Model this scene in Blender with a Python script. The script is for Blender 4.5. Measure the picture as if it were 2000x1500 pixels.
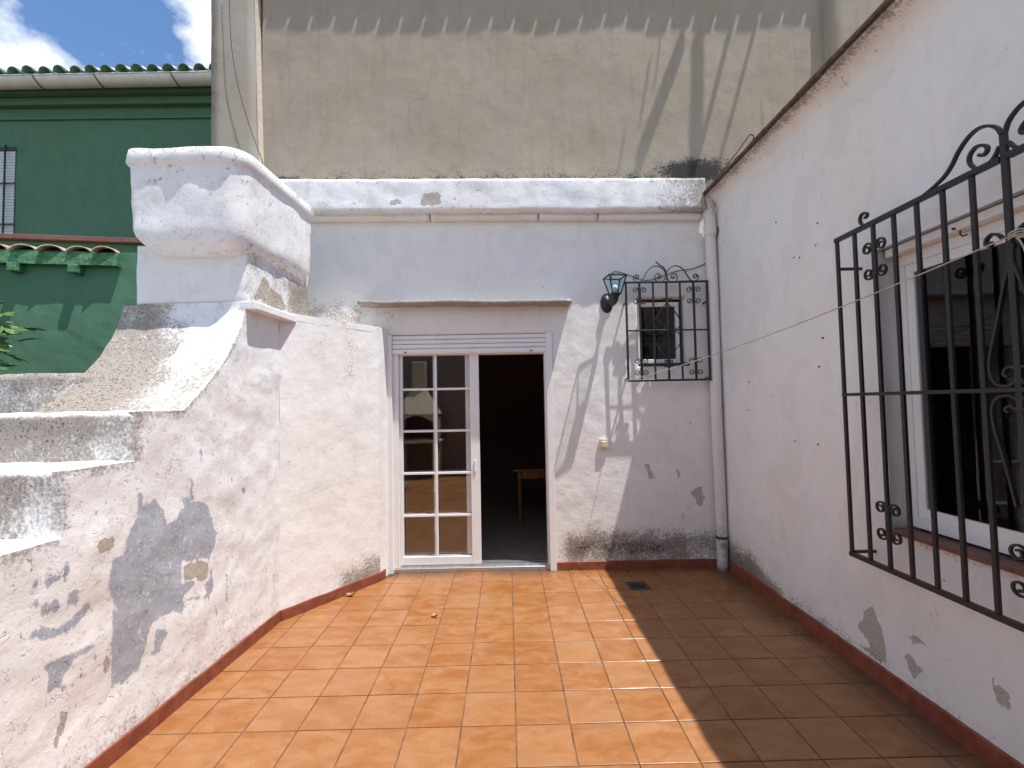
import bpy, bmesh, math, random
import numpy as np
from mathutils import Vector, Matrix, noise as mnoise

random.seed(7)
scene = bpy.context.scene
C = scene.collection
for o in list(bpy.data.objects):
    bpy.data.objects.remove(o)

# ------------------------------------------------------------------ camera
F_PX, PITCH, YAW, ROLL, CAM_H = 909.0, 0.043053, 0.010453, math.radians(-1.05), 1.6527
CAM = np.array([0, 0, CAM_H])
c_f = np.array([math.sin(YAW)*math.cos(PITCH), math.cos(YAW)*math.cos(PITCH), math.sin(PITCH)])
_r0 = np.array([math.cos(YAW), -math.sin(YAW), 0]); _u0 = np.cross(_r0, c_f)
c_r = math.cos(ROLL)*_r0 + math.sin(ROLL)*_u0
c_u = -math.sin(ROLL)*_r0 + math.cos(ROLL)*_u0
cd = bpy.data.cameras.new('camera'); cam = bpy.data.objects.new('camera', cd); C.objects.link(cam)
cd.sensor_fit = 'HORIZONTAL'; cd.sensor_width = 36; cd.lens = F_PX/2000*36
cd.clip_start = 0.05; cd.clip_end = 2000
M = Matrix.Identity(4)
for i in range(3):
    M[i][0] = c_r[i]; M[i][1] = c_u[i]; M[i][2] = -c_f[i]; M[i][3] = CAM[i]
cam.matrix_world = M
scene.camera = cam

# ------------------------------------------------------------------ sky and sun
SUN = Vector((0.285, -0.155, 1.0)).normalized()          # towards the sun
elev = math.asin(SUN.z); azim = math.atan2(SUN.x, SUN.y)
w = bpy.data.worlds.new('World'); scene.world = w; w.use_nodes = True
nt = w.node_tree; nt.nodes.clear()
N = nt.nodes.new; L = nt.links.new
out = N('ShaderNodeOutputWorld'); bg = N('ShaderNodeBackground'); sky = N('ShaderNodeTexSky')
sky.sky_type = 'NISHITA'; sky.sun_disc = False; sky.sun_elevation = elev; sky.sun_rotation = azim
sky.air_density = 1.0; sky.dust_density = 0.1; sky.ozone_density = 2.5
tc = N('ShaderNodeTexCoord'); mp = N('ShaderNodeMapping'); nz = N('ShaderNodeTexNoise'); rmp = N('ShaderNodeValToRGB')
mp.inputs['Location'].default_value = (2.207, 2.41, 2.91); mp.inputs['Scale'].default_value = (1, 1, 1.5)
nz.inputs['Scale'].default_value = 4.2; nz.inputs['Detail'].default_value = 7; nz.inputs['Roughness'].default_value = 0.55
rmp.color_ramp.elements[0].position = 0.49; rmp.color_ramp.elements[1].position = 0.60
mixc = N('ShaderNodeMix'); mixc.data_type = 'RGBA'
mixc.inputs[7].default_value = (6.9, 7.1, 7.4, 1)
L(tc.outputs['Generated'], mp.inputs[0]); L(mp.outputs[0], nz.inputs['Vector']); L(nz.outputs[0], rmp.inputs[0])
L(rmp.outputs[0], mixc.inputs[0]); hs = N('ShaderNodeHueSaturation'); hs.inputs['Saturation'].default_value = 1.10; hs.inputs['Value'].default_value = 0.97
L(sky.outputs[0], hs.inputs['Color']); L(hs.outputs[0], mixc.inputs[6])
L(mixc.outputs[2], bg.inputs[0]); L(bg.outputs[0], out.inputs[0]); bg.inputs[1].default_value = 0.14
sl = bpy.data.lights.new('sun', 'SUN'); sl.energy = 4.5; sl.angle = math.radians(0.53); sl.color = (1.0, 0.97, 0.93)
so = bpy.data.objects.new('sun', sl); C.objects.link(so)
so.rotation_euler = SUN.to_track_quat('Z', 'Y').to_euler(); so.location = (3, -2, 9)
vs = scene.view_settings; vs.view_transform = 'Standard'; vs.look = 'None'; vs.exposure = 0.50; vs.gamma = 1.0
vs.use_curve_mapping = False
scene.cycles.diffuse_bounces = 4; scene.cycles.glossy_bounces = 3; scene.cycles.max_bounces = 8

# ------------------------------------------------------------------ pixel -> place
def ray(x, y): return c_f + c_r*(x-1000)/F_PX + c_u*(750-y)/F_PX
def on_plane(x, y, P, n):
    d = ray(x, y); P = np.array(P, float); n = np.array(n, float)
    return CAM + d*(((P-CAM)@n)/(d@n))
def PX(x, y, X): return on_plane(x, y, (X, 0, 0), (1, 0, 0))
def PY(x, y, Y): return on_plane(x, y, (0, Y, 0), (0, 1, 0))
def PZ(x, y, Z=0): return on_plane(x, y, (0, 0, Z), (0, 0, 1))
BY = 4.68            # face of the wall with the door
RX = 2.14            # face of the right-hand wall
# staircase frame: u to the right of its side wall, v away along it
SC = np.array([-1.80, 3.71, 0.0]); _a = math.atan(0.065)
SU = np.array([math.cos(_a), -math.sin(_a), 0]); SV = np.array([math.sin(_a), math.cos(_a), 0])
def LW(u, v, z): return SC + SU*u + SV*v + np.array([0, 0, z])
def PU(x, y, u=0.0):
    P = on_plane(x, y, SC+SU*u, SU) - SC
    return P@SU, P@SV, P[2]

# ------------------------------------------------------------------ mesh helpers
def tagit(o, label=None, cat=None, group=None, kind=None):
    if label: o['label'] = label
    if cat: o['category'] = cat
    if group: o['group'] = group
    if kind: o['kind'] = kind
    return o
def empty(name, loc, label=None, cat=None, group=None, kind=None):
    o = bpy.data.objects.new(name, None); C.objects.link(o); o.location = loc; o.empty_display_size = 0.1
    return tagit(o, label, cat, group, kind)
def root_loc(p):
    v = Vector((0, 0, 0))
    while p is not None:
        v += p.location; p = p.parent
    return v
def obj(name, verts, faces, mat, parent=None, smooth=False, attrs=None, bevel=0, seg=1, base=None):
    """link ONE mesh object; verts in world coordinates"""
    off = root_loc(parent) if parent else Vector(base or (0, 0, 0))
    A = np.array(verts, float).reshape(-1, 3) - np.array(off)
    me = bpy.data.meshes.new(name)
    me.from_pydata([tuple(r) for r in A], [], [tuple(int(i) for i in f) for f in faces])
    if attrs:
        for k, vals in attrs.items():
            at = me.attributes.new(k, 'FLOAT', 'POINT'); at.data.foreach_set('value', np.array(vals, np.float32))
    if bevel:
        bm = bmesh.new(); bm.from_mesh(me)
        bmesh.ops.remove_doubles(bm, verts=bm.verts, dist=1e-5)
        bmesh.ops.recalc_face_normals(bm, faces=bm.faces)
        bmesh.ops.bevel(bm, geom=list(bm.edges), offset=bevel, segments=seg, affect='EDGES', clamp_overlap=True)
        bm.to_mesh(me); bm.free()
    me.update()
    if smooth:
        me.polygons.foreach_set('use_smooth', [True]*len(me.polygons))
    if mat: me.materials.append(mat)
    o = bpy.data.objects.new(name, me); C.objects.link(o)
    if parent: o.parent = parent
    else: o.location = off
    return o
BOXF = [(0,3,2,1),(4,5,6,7),(0,1,5,4),(1,2,6,5),(2,3,7,6),(3,0,4,7)]
def boxv(x0, x1, y0, y1, z0, z1):
    return [(x0,y0,z0),(x1,y0,z0),(x1,y1,z0),(x0,y1,z0),(x0,y0,z1),(x1,y0,z1),(x1,y1,z1),(x0,y1,z1)]
def box(name, x0, x1, y0, y1, z0, z1, mat, parent=None, bevel=0.002, **k):
    return obj(name, boxv(x0,x1,y0,y1,z0,z1), BOXF, mat, parent, bevel=bevel, **k)
class MB:
    def __init__(s): s.v = []; s.f = []
    def add(s, v, f):
        b = len(s.v); s.v += [tuple(p) for p in v]; s.f += [tuple(i+b for i in q) for q in f]
    def box(s, *a): s.add(boxv(*a), BOXF)
    def tube(s, pts, r, n=6, cap=True, rot0=0.0, up=(0, 0, 1)):
        v, f = tube_vf(pts, r, n, cap, rot0, up); s.add(v, f)
    def lathe(s, O, axis, prof, n=20):
        O = Vector(O); a = Vector(axis).normalized()
        e = a.orthogonal().normalized(); g = a.cross(e)
        v = []; f = []
        for (r, h) in prof:
            for i in range(n):
                t = 2*math.pi*i/n
                v.append(O + a*h + e*(r*math.cos(t)) + g*(r*math.sin(t)))
        for k in range(len(prof)-1):
            for i in range(n):
                j = (i+1) % n
                f.append((k*n+i, k*n+j, (k+1)*n+j, (k+1)*n+i))
        f.append(tuple(range(n))[::-1]); f.append(tuple(range((len(prof)-1)*n, len(prof)*n)))
        s.add(v, f)
    def make(s, name, mat, parent=None, **k): return obj(name, s.v, s.f, mat, parent, **k)
def tube_vf(pts, r, n=6, cap=True, rot0=0.0, up=(0, 0, 1)):
    P = [Vector(p) for p in pts]; m = len(P); v = []; f = []
    rr = r if hasattr(r, '__len__') else [r]*m
    ref = Vector(up); prev = None
    for i in range(m):
        t = (P[min(i+1, m-1)] - P[max(i-1, 0)])
        t = t.normalized() if t.length > 1e-9 else Vector((0, 0, 1))
        if prev is None:
            a = ref if abs(t.dot(ref)) < 0.95 else Vector((1, 0, 0))
            e = (a - t*a.dot(t)).normalized()
        else:
            e = (prev - t*prev.dot(t)).normalized()
        prev = e; g = t.cross(e)
        for k in range(n):
            th = rot0 + 2*math.pi*k/n
            v.append(P[i] + e*(rr[i]*math.cos(th)) + g*(rr[i]*math.sin(th)))
    for i in range(m-1):
        for k in range(n):
            q = (k+1) % n
            f.append((i*n+k, i*n+q, (i+1)*n+q, (i+1)*n+k))
    if cap:
        f.append(tuple(range(n))[::-1]); f.append(tuple(range((m-1)*n, m*n)))
    return v, f
def tube(name, pts, r, mat, parent=None, n=6, rot0=0.0, smooth=True, up=(0, 0, 1), **k):
    v, f = tube_vf(pts, r, n, True, rot0, up)
    return obj(name, v, f, mat, parent, smooth=smooth, **k)
def spline(pts, per=6):
    P = [Vector(p) for p in pts]; P = [P[0]*2-P[1]] + P + [P[-1]*2-P[-2]]; o = []
    for i in range(1, len(P)-2):
        for k in range(per):
            t = k/per; a, b, c, d = P[i-1], P[i], P[i+1], P[i+2]
            o.append(0.5*((2*b)+(-a+c)*t+(2*a-5*b+4*c-d)*t*t+(-a+3*b-3*c+d)*t**3))
    o.append(P[-2]); return o
def nvec(p, s, amp, oct=3):
    q = Vector(p)*s
    return Vector((mnoise.fractal(q, 1.0, 2.0, oct), mnoise.fractal(q+Vector((17.3, 4.1, 9.7)), 1.0, 2.0, oct),
                   mnoise.fractal(q+Vector((3.9, 31.7, 1.3)), 1.0, 2.0, oct)))*amp
def poly_sd(px, py, poly):
    """signed distance, positive inside"""
    poly = np.array(poly, float); d = np.full(px.shape, 1e9); ins = np.zeros(px.shape, bool)
    n = len(poly)
    for i in range(n):
        a = poly[i]; b = poly[(i+1) % n]; e = b-a
        wx = px-a[0]; wy = py-a[1]
        t = np.clip((wx*e[0]+wy*e[1])/max(e@e, 1e-12), 0, 1)
        d = np.minimum(d, np.hypot(wx-e[0]*t, wy-e[1]*t))
        c = ((a[1] > py) != (b[1] > py)) & (px < e[0]*(py-a[1])/(e[1] if abs(e[1]) > 1e-12 else 1e-12)+a[0])
        ins ^= c
    return np.where(ins, d, -d)
def line_sd(px, py, pts, wid):
    pts = np.array(pts, float); d = np.full(px.shape, 1e9)
    for i in range(len(pts)-1):
        a = pts[i]; e = pts[i+1]-a
        t = np.clip(((px-a[0])*e[0]+(py-a[1])*e[1])/max(e@e, 1e-12), 0, 1)
        d = np.minimum(d, np.hypot(px-a[0]-e[0]*t, py-a[1]-e[1]*t))
    return wid-d
def frange(a, b, st):
    n = max(1, int(math.ceil(abs(b-a)/st))); return [a+(b-a)*i/n for i in range(n+1)]
def sstep(a, b, x):
    t = np.clip((np.asarray(x, float)-a)/(b-a), 0, 1); return t*t*(3-2*t)

# ------------------------------------------------------------------ materials
def mat_new(name):
    m = bpy.data.materials.new(name); m.use_nodes = True; t = m.node_tree; t.nodes.clear()
    o = t.nodes.new('ShaderNodeOutputMaterial'); b = t.nodes.new('ShaderNodeBsdfPrincipled')
    t.links.new(b.outputs[0], o.inputs[0]); return m, t, b
class G:
    """small node-graph helper"""
    def __init__(s, t): s.t = t; s.pos = t.nodes.new('ShaderNodeNewGeometry').outputs['Position']
    def lk(s, a, b):
        if hasattr(a, 'is_output'): s.t.links.new(a, b)
        else: b.default_value = a
    def noise(s, scale, detail=4, rough=0.55, vec=None, dist=0.0, out=0):
        n = s.t.nodes.new('ShaderNodeTexNoise'); n.inputs['Scale'].default_value = scale
        n.inputs['Detail'].default_value = detail; n.inputs['Roughness'].default_value = rough; n.inputs['Distortion'].default_value = dist
        s.lk(vec if vec is not None else s.pos, n.inputs['Vector']); return n.outputs[out]
    def scaled(s, sc, loc=(0, 0, 0)):
        m = s.t.nodes.new('ShaderNodeMapping'); m.inputs['Scale'].default_value = sc; m.inputs['Location'].default_value = loc
        s.lk(s.pos, m.inputs[0]); return m.outputs[0]
    def voro(s, scale, feature='DISTANCE_TO_EDGE', vec=None):
        n = s.t.nodes.new('ShaderNodeTexVoronoi'); n.feature = feature; n.inputs['Scale'].default_value = scale
        s.lk(vec if vec is not None else s.pos, n.inputs['Vector']); return n.outputs[0]
    def m(s, op, a, b=0.0, c=0.0, clamp=False):
        n = s.t.nodes.new('ShaderNodeMath'); n.operation = op; n.use_clamp = clamp
        s.lk(a, n.inputs[0]); s.lk(b, n.inputs[1]); s.lk(c, n.inputs[2]); return n.outputs[0]
    def ramp(s, x, a, b, lo=0.0, hi=1.0):
        n = s.t.nodes.new('ShaderNodeMapRange'); n.clamp = True; n.interpolation_type = 'SMOOTHSTEP'
        s.lk(x, n.inputs[0]); s.lk(a, n.inputs[1]); s.lk(b, n.inputs[2]); s.lk(lo, n.inputs[3]); s.lk(hi, n.inputs[4]); return n.outputs[0]
    def mix(s, f, a, b):
        n = s.t.nodes.new('ShaderNodeMix'); n.data_type = 'RGBA'
        def col(c): return (c[0], c[1], c[2], 1) if isinstance(c, tuple) else c
        s.lk(f, n.inputs[0]); s.lk(col(a), n.inputs[6]); s.lk(col(b), n.inputs[7]); return n.outputs[2]
    def attr(s, name):
        n = s.t.nodes.new('ShaderNodeAttribute'); n.attribute_name = name; return n.outputs['Fac']
    def bump(s, h, strength, dist, nrm=None):
        n = s.t.nodes.new('ShaderNodeBump'); n.inputs['Strength'].default_value = strength; n.inputs['Distance'].default_value = dist
        s.lk(h, n.inputs['Height'])
        if nrm is not None: s.lk(nrm, n.inputs['Normal'])
        return n.outputs[0]
    def rnd(s): return s.t.nodes.new('ShaderNodeObjectInfo').outputs['Random']

def plaster(name, base, under=(0.52, 0.47, 0.40), grey=(0.385, 0.415, 0.47), dirtc=(0.17, 0.125, 0.085), mould=(0.025, 0.023, 0.022),
            warm=0.03, lump=1.0, flake=0.35, streak=0.0, rough=0.85, stain=0.0):
    m, t, b = mat_new(name); g = G(t)
    n_big = g.noise(1.3, 2); n_mid = g.noise(7, 4); n_fine = g.noise(55, 4, 0.7); n_edge = g.noise(20, 5, 0.62, dist=0.4)
    w0 = tuple(c*(1-warm*k) for c, k in zip(base, (0.2, 1.0, 2.2)))
    c0 = g.mix(g.ramp(n_big, 0.35, 0.68), base, w0)
    c0 = g.mix(g.m('MULTIPLY', g.ramp(n_mid, 0.5, 0.75), 0.20), c0, tuple(c*0.86 for c in base))
    if streak:
        st = g.noise(5, 3, 0.6, vec=g.scaled((3.0, 3.0, 0.25)))
        c0 = g.mix(g.m('MULTIPLY', g.ramp(st, 0.5, 0.8), streak), c0, tuple(c*k for c, k in zip(base, (0.78, 0.72, 0.64))))
    if stain:   # broad worn areas where an older, duller coat shows through
        sn_ = g.noise(3.1, 6, 0.62, vec=g.scaled((1.0, 1.0, 0.8), (4.2, 1.7, 9.3)), dist=0.8)
        c0 = g.mix(g.m('MULTIPLY', g.ramp(sn_, 0.50, 0.60), stain), c0, tuple(c*k for c, k in zip(base, (0.80, 0.78, 0.745))))
        c0 = g.mix(g.m('MULTIPLY', g.ramp(sn_, 0.42, 0.36), stain*0.6), c0, tuple(c*k for c, k in zip(base, (0.86, 0.87, 0.885))))
    # old paint flaked off down to an earlier coat, in scattered places
    wear = g.attr('wear')
    place = g.ramp(n_big, 0.50, 0.72)
    flm = g.ramp(g.m('ADD', n_edge, g.m('MULTIPLY', g.m('MULTIPLY', wear, place), 0.13)), 0.700, 0.712)
    c1 = g.mix(g.m('MULTIPLY', flm, 0.8), c0, tuple((u*0.75+0.08) for u in under))
    # grey paint and bare patches (stored as distance inside their outline)
    brush = g.noise(30, 3, 0.6, vec=g.scaled((1.0, 1.0, 0.16)))
    wob = g.m('ADD', g.m('MULTIPLY', g.m('SUBTRACT', n_edge, 0.5), 0.045), g.m('MULTIPLY', g.m('SUBTRACT', brush, 0.5), 0.05))
    gm = g.ramp(g.m('ADD', g.attr('grey'), wob), 0.018, 0.030)
    gm = g.m('MULTIPLY', gm, g.ramp(g.m('ADD', n_fine, g.m('MULTIPLY', brush, 0.25)), 0.80, 0.68, 0.35, 1.0))
    c2 = g.mix(gm, c1, g.mix(g.ramp(n_mid, 0.35, 0.7), grey, tuple(c*1.12 for c in grey)))
    pm = g.ramp(g.m('ADD', g.attr('peel'), wob), 0.019, 0.022)
    c3 = g.mix(pm, c2, g.mix(g.ramp(n_fine, 0.4, 0.65), under, tuple(c*0.8 for c in under)))
    # dirt and mould
    d = g.attr('dirt')
    dn = g.m('ADD', g.m('MULTIPLY', n_fine, 0.9), g.m('MULTIPLY', n_mid, 0.5))
    dm = g.m('MULTIPLY', g.ramp(g.m('ADD', g.m('MULTIPLY', d, 0.62), dn), 0.86, 1.22), g.ramp(d, 0.02, 0.25))
    c4 = g.mix(g.m('MULTIPLY', dm, 0.78), c3, dirtc)
    spk = g.ramp(g.m('ADD', g.noise(80, 3, 0.75), g.m('MULTIPLY', d, 0.15)), 0.70, 0.76)
    c4 = g.mix(g.m('MULTIPLY', spk, g.ramp(d, 0.1, 0.4)), c4, (0.05, 0.04, 0.032))
    mo = g.attr('mould')
    mm = g.m('MULTIPLY', g.ramp(g.m('ADD', g.m('MULTIPLY', mo, 0.62), dn), 0.95, 1.30), g.ramp(mo, 0.02, 0.2))
    c5 = g.mix(g.m('MULTIPLY', mm, 0.93), c4, mould)
    t.links.new(c5, b.inputs['Base Color'])
    b.inputs['Roughness'].default_value = rough; b.inputs['Specular IOR Level'].default_value = 0.25
    h = g.m('ADD', g.m('MULTIPLY', n_mid, 0.55), g.m('MULTIPLY', n_fine, 0.16))
    if flake > 0.5:   # lifted paint edges, sparse and short
        ridged = g.m('ABSOLUTE', g.m('SUBTRACT', g.noise(11, 4, 0.6, dist=0.7), 0.5))
        fk = g.m('MULTIPLY', g.ramp(ridged, 0.0, 0.011, 1.0, 0.0), g.ramp(n_edge, 0.47, 0.55)); fk = g.m('MULTIPLY', fk, g.ramp(wear, 0.3, 0.9)); t.links.new(g.mix(g.m('MULTIPLY', fk, 0.58), c5, (0.16, 0.13, 0.11)), b.inputs['Base Color'])
        h = g.m('SUBTRACT', h, g.m('MULTIPLY', fk, flake*0.30))
    else:             # a few hairline cracks
        ridged = g.m('ABSOLUTE', g.m('SUBTRACT', g.noise(2.6, 6, 0.6, dist=0.5), 0.5))
        ck = g.m('MULTIPLY', g.m('MULTIPLY', g.ramp(ridged, 0.0, 0.0035, 1.0, 0.0), g.ramp(n_edge, 0.50, 0.56)), g.ramp(n_big, 0.48, 0.58))
        t.links.new(g.mix(g.m('MULTIPLY', ck, 0.6), c5, tuple(c*0.38 for c in base)), b.inputs['Base Color'])
    h = g.m('SUBTRACT', h, g.m('MULTIPLY', pm, 0.60)); h = g.m('SUBTRACT', h, g.m('MULTIPLY', flm, 0.35))
    t.links.new(g.bump(h, 0.5*lump, 0.02), b.inputs['Normal'])
    return m

def simple(name, col, rough=0.6, spec=0.4, metal=0.0, var=0.12, nscale=20, bump=0.0, bscale=60, rnd=0.0):
    m, t, b = mat_new(name); g = G(t)
    n = g.noise(nscale, 5, 0.6)
    c = g.mix(g.ramp(n, 0.3, 0.7), tuple(x*(1-var) for x in col), tuple(min(1, x*(1+var)) for x in col))
    if rnd: c = g.mix(g.m('MULTIPLY', g.rnd(), rnd), c, tuple(x*0.55 for x in col))
    t.links.new(c, b.inputs['Base Color'])
    b.inputs['Roughness'].default_value = rough; b.inputs['Specular IOR Level'].default_value = spec; b.inputs['Metallic'].default_value = metal
    if bump: t.links.new(g.bump(g.noise(bscale, 5, 0.6), bump, 0.01), b.inputs['Normal'])
    return m
def glass(name, tint=(0.9, 0.95, 0.93), ior=1.7, through=1.0):
    m = bpy.data.materials.new(name); m.use_nodes = True; t = m.node_tree; t.nodes.clear()
    o = t.nodes.new('ShaderNodeOutputMaterial'); mx = t.nodes.new('ShaderNodeMixShader'); tr = t.nodes.new('ShaderNodeBsdfTransparent')
    gl = t.nodes.new('ShaderNodeBsdfGlossy'); fr = t.nodes.new('ShaderNodeFresnel')
    gl.inputs['Roughness'].default_value = 0.005; gl.inputs['Color'].default_value = (0.95, 0.97, 1, 1)
    tr.inputs['Color'].default_value = (tint[0]*through, tint[1]*through, tint[2]*through, 1)
    g = G(t); bp = g.bump(g.noise(2.2, 2), 0.02, 0.02)
    t.links.new(g.ramp(t.nodes.new('ShaderNodeNewGeometry').outputs['Backfacing'], 0.0, 1.0, ior, 1.0/ior), fr.inputs['IOR'])
    t.links.new(bp, gl.inputs['Normal'])
    t.links.new(fr.outputs[0], mx.inputs[0]); t.links.new(tr.outputs[0], mx.inputs[1]); t.links.new(gl.outputs[0], mx.inputs[2]); t.links.new(mx.outputs[0], o.inputs[0])
    return m

WHITE = (0.825, 0.815, 0.80)
M_white = plaster('white_limewash', WHITE, streak=0.14, lump=1.25, stain=0.25)
M_stair = plaster('white_limewash_flaking', (0.845, 0.85, 0.86), lump=1.05, flake=0.9, streak=0.14, stain=0.38, dirtc=(0.20, 0.150, 0.100))
M_beige = plaster('beige_render', (0.375, 0.325, 0.262), under=(0.40, 0.35, 0.29), warm=0.05, streak=0.55, lump=0.8, stain=0.3)
M_beige2 = plaster('grey_beige_render', (0.385, 0.352, 0.308), under=(0.40, 0.35, 0.29), warm=0.08, streak=0.25, lump=0.6)
M_lit_side = simple('painted_sunlit_side', (0.62, 0.53, 0.43), 0.8, 0.2)  # lighter tone standing in for sun on the pilaster's side
M_alu = simple('white_lacquered_aluminium', (0.83, 0.825, 0.82), 0.35, 0.5, var=0.03, nscale=6)
M_track = simple('bare_aluminium', (0.55, 0.56, 0.57), 0.35, 0.5, metal=0.8, var=0.1)
M_iron = simple('black_painted_iron', (0.016, 0.015, 0.017), 0.42, 0.5, var=0.3, nscale=90, bump=0.15, bscale=180)
_t = M_iron.node_tree; _b = [n for n in _t.nodes if n.type == 'BSDF_PRINCIPLED'][0]; _g = G(_t)
_src = _b.inputs['Base Color'].links[0].from_socket
_t.links.new(_g.mix(_g.m('MULTIPLY', _g.ramp(_g.noise(38, 5, 0.7), 0.60, 0.70), 0.55), _src, (0.075, 0.035, 0.020)), _b.inputs['Base Color'])
M_rust = simple('rusty_iron', (0.10, 0.055, 0.035), 0.8, 0.2, var=0.4, nscale=70)
M_glass = glass('door_glass', (0.93, 0.95, 0.94), 2.1)
M_wglass = glass('window_glass', (0.55, 0.6, 0.58), 1.5)
M_lglass = glass('lantern_glass', (0.80, 0.93, 0.95), 1.5)
M_skirt = simple('oxide_red_skirting', (0.235, 0.070, 0.040), 0.5, 0.35, var=0.22, nscale=14, bump=0.25, bscale=40)
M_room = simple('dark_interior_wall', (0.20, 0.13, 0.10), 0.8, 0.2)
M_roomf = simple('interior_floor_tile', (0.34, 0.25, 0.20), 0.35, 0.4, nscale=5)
M_wood = simple('varnished_wood', (0.22, 0.095, 0.035), 0.35, 0.5, var=0.3, nscale=12)
M_cream_pl = simple('cream_plastic', (0.66, 0.60, 0.42), 0.4, 0.5, var=0.04)
M_green = plaster('green_masonry_paint', (0.098, 0.215, 0.138), under=(0.2, 0.3, 0.24), dirtc=(0.07, 0.1, 0.08), warm=0.06, streak=0.35, lump=0.6, stain=0.35)
M_greenw = simple('green_painted_wood', (0.075, 0.20, 0.095), 0.6, 0.3, var=0.4, nscale=24, bump=0.6, bscale=40)
M_gtile = simple('green_glazed_tile', (0.17, 0.30, 0.22), 0.3, 0.5, var=0.2, nscale=8, rnd=0.5)
M_gutter = simple('white_gutter', (0.70, 0.68, 0.62), 0.5, 0.4, var=0.1, nscale=5)
M_strap = simple('dark_strap', (0.06, 0.065, 0.07), 0.5, 0.4)
M_metalcap = simple('red_brown_sheet_metal', (0.20, 0.095, 0.070), 0.5, 0.4, var=0.2, nscale=8)
M_shutter = simple('pale_shutter_slats', (0.62, 0.66, 0.68), 0.5, 0.3, var=0.04)
M_drain = simple('cast_drain', (0.05, 0.045, 0.04), 0.5, 0.4, var=0.4, nscale=60)
M_rope = simple('clothesline_cord', (0.50, 0.46, 0.40), 0.8, 0.2)
M_wire = simple('dark_wire', (0.05, 0.045, 0.04), 0.7, 0.2)
M_leafdry = simple('dry_leaf', (0.42, 0.25, 0.12), 0.8, 0.2, var=0.3, nscale=80)
M_pipe = plaster('white_painted_pipe', (0.74, 0.70, 0.69), lump=0.8, streak=0.3)
M_bark = simple('fig_bark', (0.20, 0.17, 0.14), 0.9, 0.2, var=0.3, nscale=40, bump=0.5)
M_soil = simple('bare_soil', (0.13, 0.10, 0.07), 0.95, 0.1, var=0.3, nscale=3, bump=0.5, bscale=9)
M_grout = simple('brown_grout', (0.130, 0.075, 0.050), 0.7, 0.25, var=0.55, nscale=9)
M_sill = simple('terracotta_sill_tile', (0.20, 0.085, 0.060), 0.5, 0.35, var=0.25, nscale=12, bump=0.2)

def tile_mat():
    m, t, b = mat_new('terracotta_floor_tile'); g = G(t)
    r = g.rnd()
    off = t.nodes.new('ShaderNodeVectorMath'); off.operation = 'ADD'
    cmb = t.nodes.new('ShaderNodeCombineXYZ'); g.lk(g.m('MULTIPLY', r, 37.0), cmb.inputs[2])
    t.links.new(g.pos, off.inputs[0]); t.links.new(cmb.outputs[0], off.inputs[1]); v = off.outputs[0]
    mp = t.nodes.new('ShaderNodeMapping'); mp.inputs['Scale'].default_value = (0.8, 1.5, 1.0); t.links.new(v, mp.inputs[0])
    n1 = g.noise(8, 5, 0.62, vec=mp.outputs[0], dist=0.6); n2 = g.noise(40, 4, 0.6, vec=v)
    c = g.mix(g.ramp(n1, 0.30, 0.70), (0.265, 0.098, 0.026), (0.350, 0.170, 0.076))
    c = g.mix(g.m('MULTIPLY', g.ramp(n2, 0.5, 0.8), 0.25), c, (0.22, 0.080, 0.022))
    c = g.mix(g.m('MULTIPLY', r, 0.32), c, (0.235, 0.088, 0.026))
    c = g.mix(g.m('MULTIPLY', g.ramp(g.m('FRACT', g.m('MULTIPLY', r, 7.31)), 0.45, 1.0), 0.34), c, (0.345, 0.180, 0.088))
    # dusty film and traffic marks running over the tiles
    n3 = g.noise(1.7, 6, 0.65); c = g.mix(g.m('MULTIPLY', g.ramp(n3, 0.5, 0.75), 0.30), c, (0.30, 0.180, 0.100))
    n4 = g.noise(90, 3, 0.7); c = g.mix(g.m('MULTIPLY', g.ramp(n4, 0.70, 0.76), 0.5), c, (0.16, 0.08, 0.04))
    n5 = g.noise(2.6, 5, 0.7, vec=g.scaled((1, 1, 1), (5.1, 2.2, 0.3)), dist=1.2); c = g.mix(g.m('MULTIPLY', g.ramp(n5, 0.60, 0.72), 0.35), c, (0.20, 0.12, 0.085))
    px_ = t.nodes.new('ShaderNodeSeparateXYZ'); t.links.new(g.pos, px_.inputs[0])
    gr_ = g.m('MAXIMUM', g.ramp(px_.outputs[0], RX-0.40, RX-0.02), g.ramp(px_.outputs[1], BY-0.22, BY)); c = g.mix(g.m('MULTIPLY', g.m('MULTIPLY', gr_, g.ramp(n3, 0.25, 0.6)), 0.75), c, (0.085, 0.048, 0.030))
    t.links.new(c, b.inputs['Base Color'])
    t.links.new(g.ramp(n3, 0.35, 0.7, 0.17, 0.45), b.inputs['Roughness'])
    b.inputs['Specular IOR Level'].default_value = 0.27
    h = g.m('ADD', g.m('MULTIPLY', g.noise(11, 3, vec=v), 0.6), g.m('MULTIPLY', n2, 0.12))
    t.links.new(g.bump(h, 0.16, 0.01), b.inputs['Normal'])
    return m
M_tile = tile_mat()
def moss_tile():
    m, t, b = mat_new('weathered_roof_tile'); g = G(t)
    n = g.noise(26, 6, 0.7); n2 = g.noise(60, 4, 0.7)
    c = g.mix(g.rnd(), (0.46, 0.38, 0.27), (0.48, 0.19, 0.045))
    c = g.mix(g.ramp(n, 0.48, 0.6), c, (0.50, 0.47, 0.40)); c = g.mix(g.ramp(n2, 0.56, 0.66), c, (0.10, 0.07, 0.05))
    t.links.new(c, b.inputs['Base Color']); b.inputs['Roughness'].default_value = 0.9
    t.links.new(g.bump(n2, 0.5, 0.01), b.inputs['Normal']); return m
M_moss = moss_tile()
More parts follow.
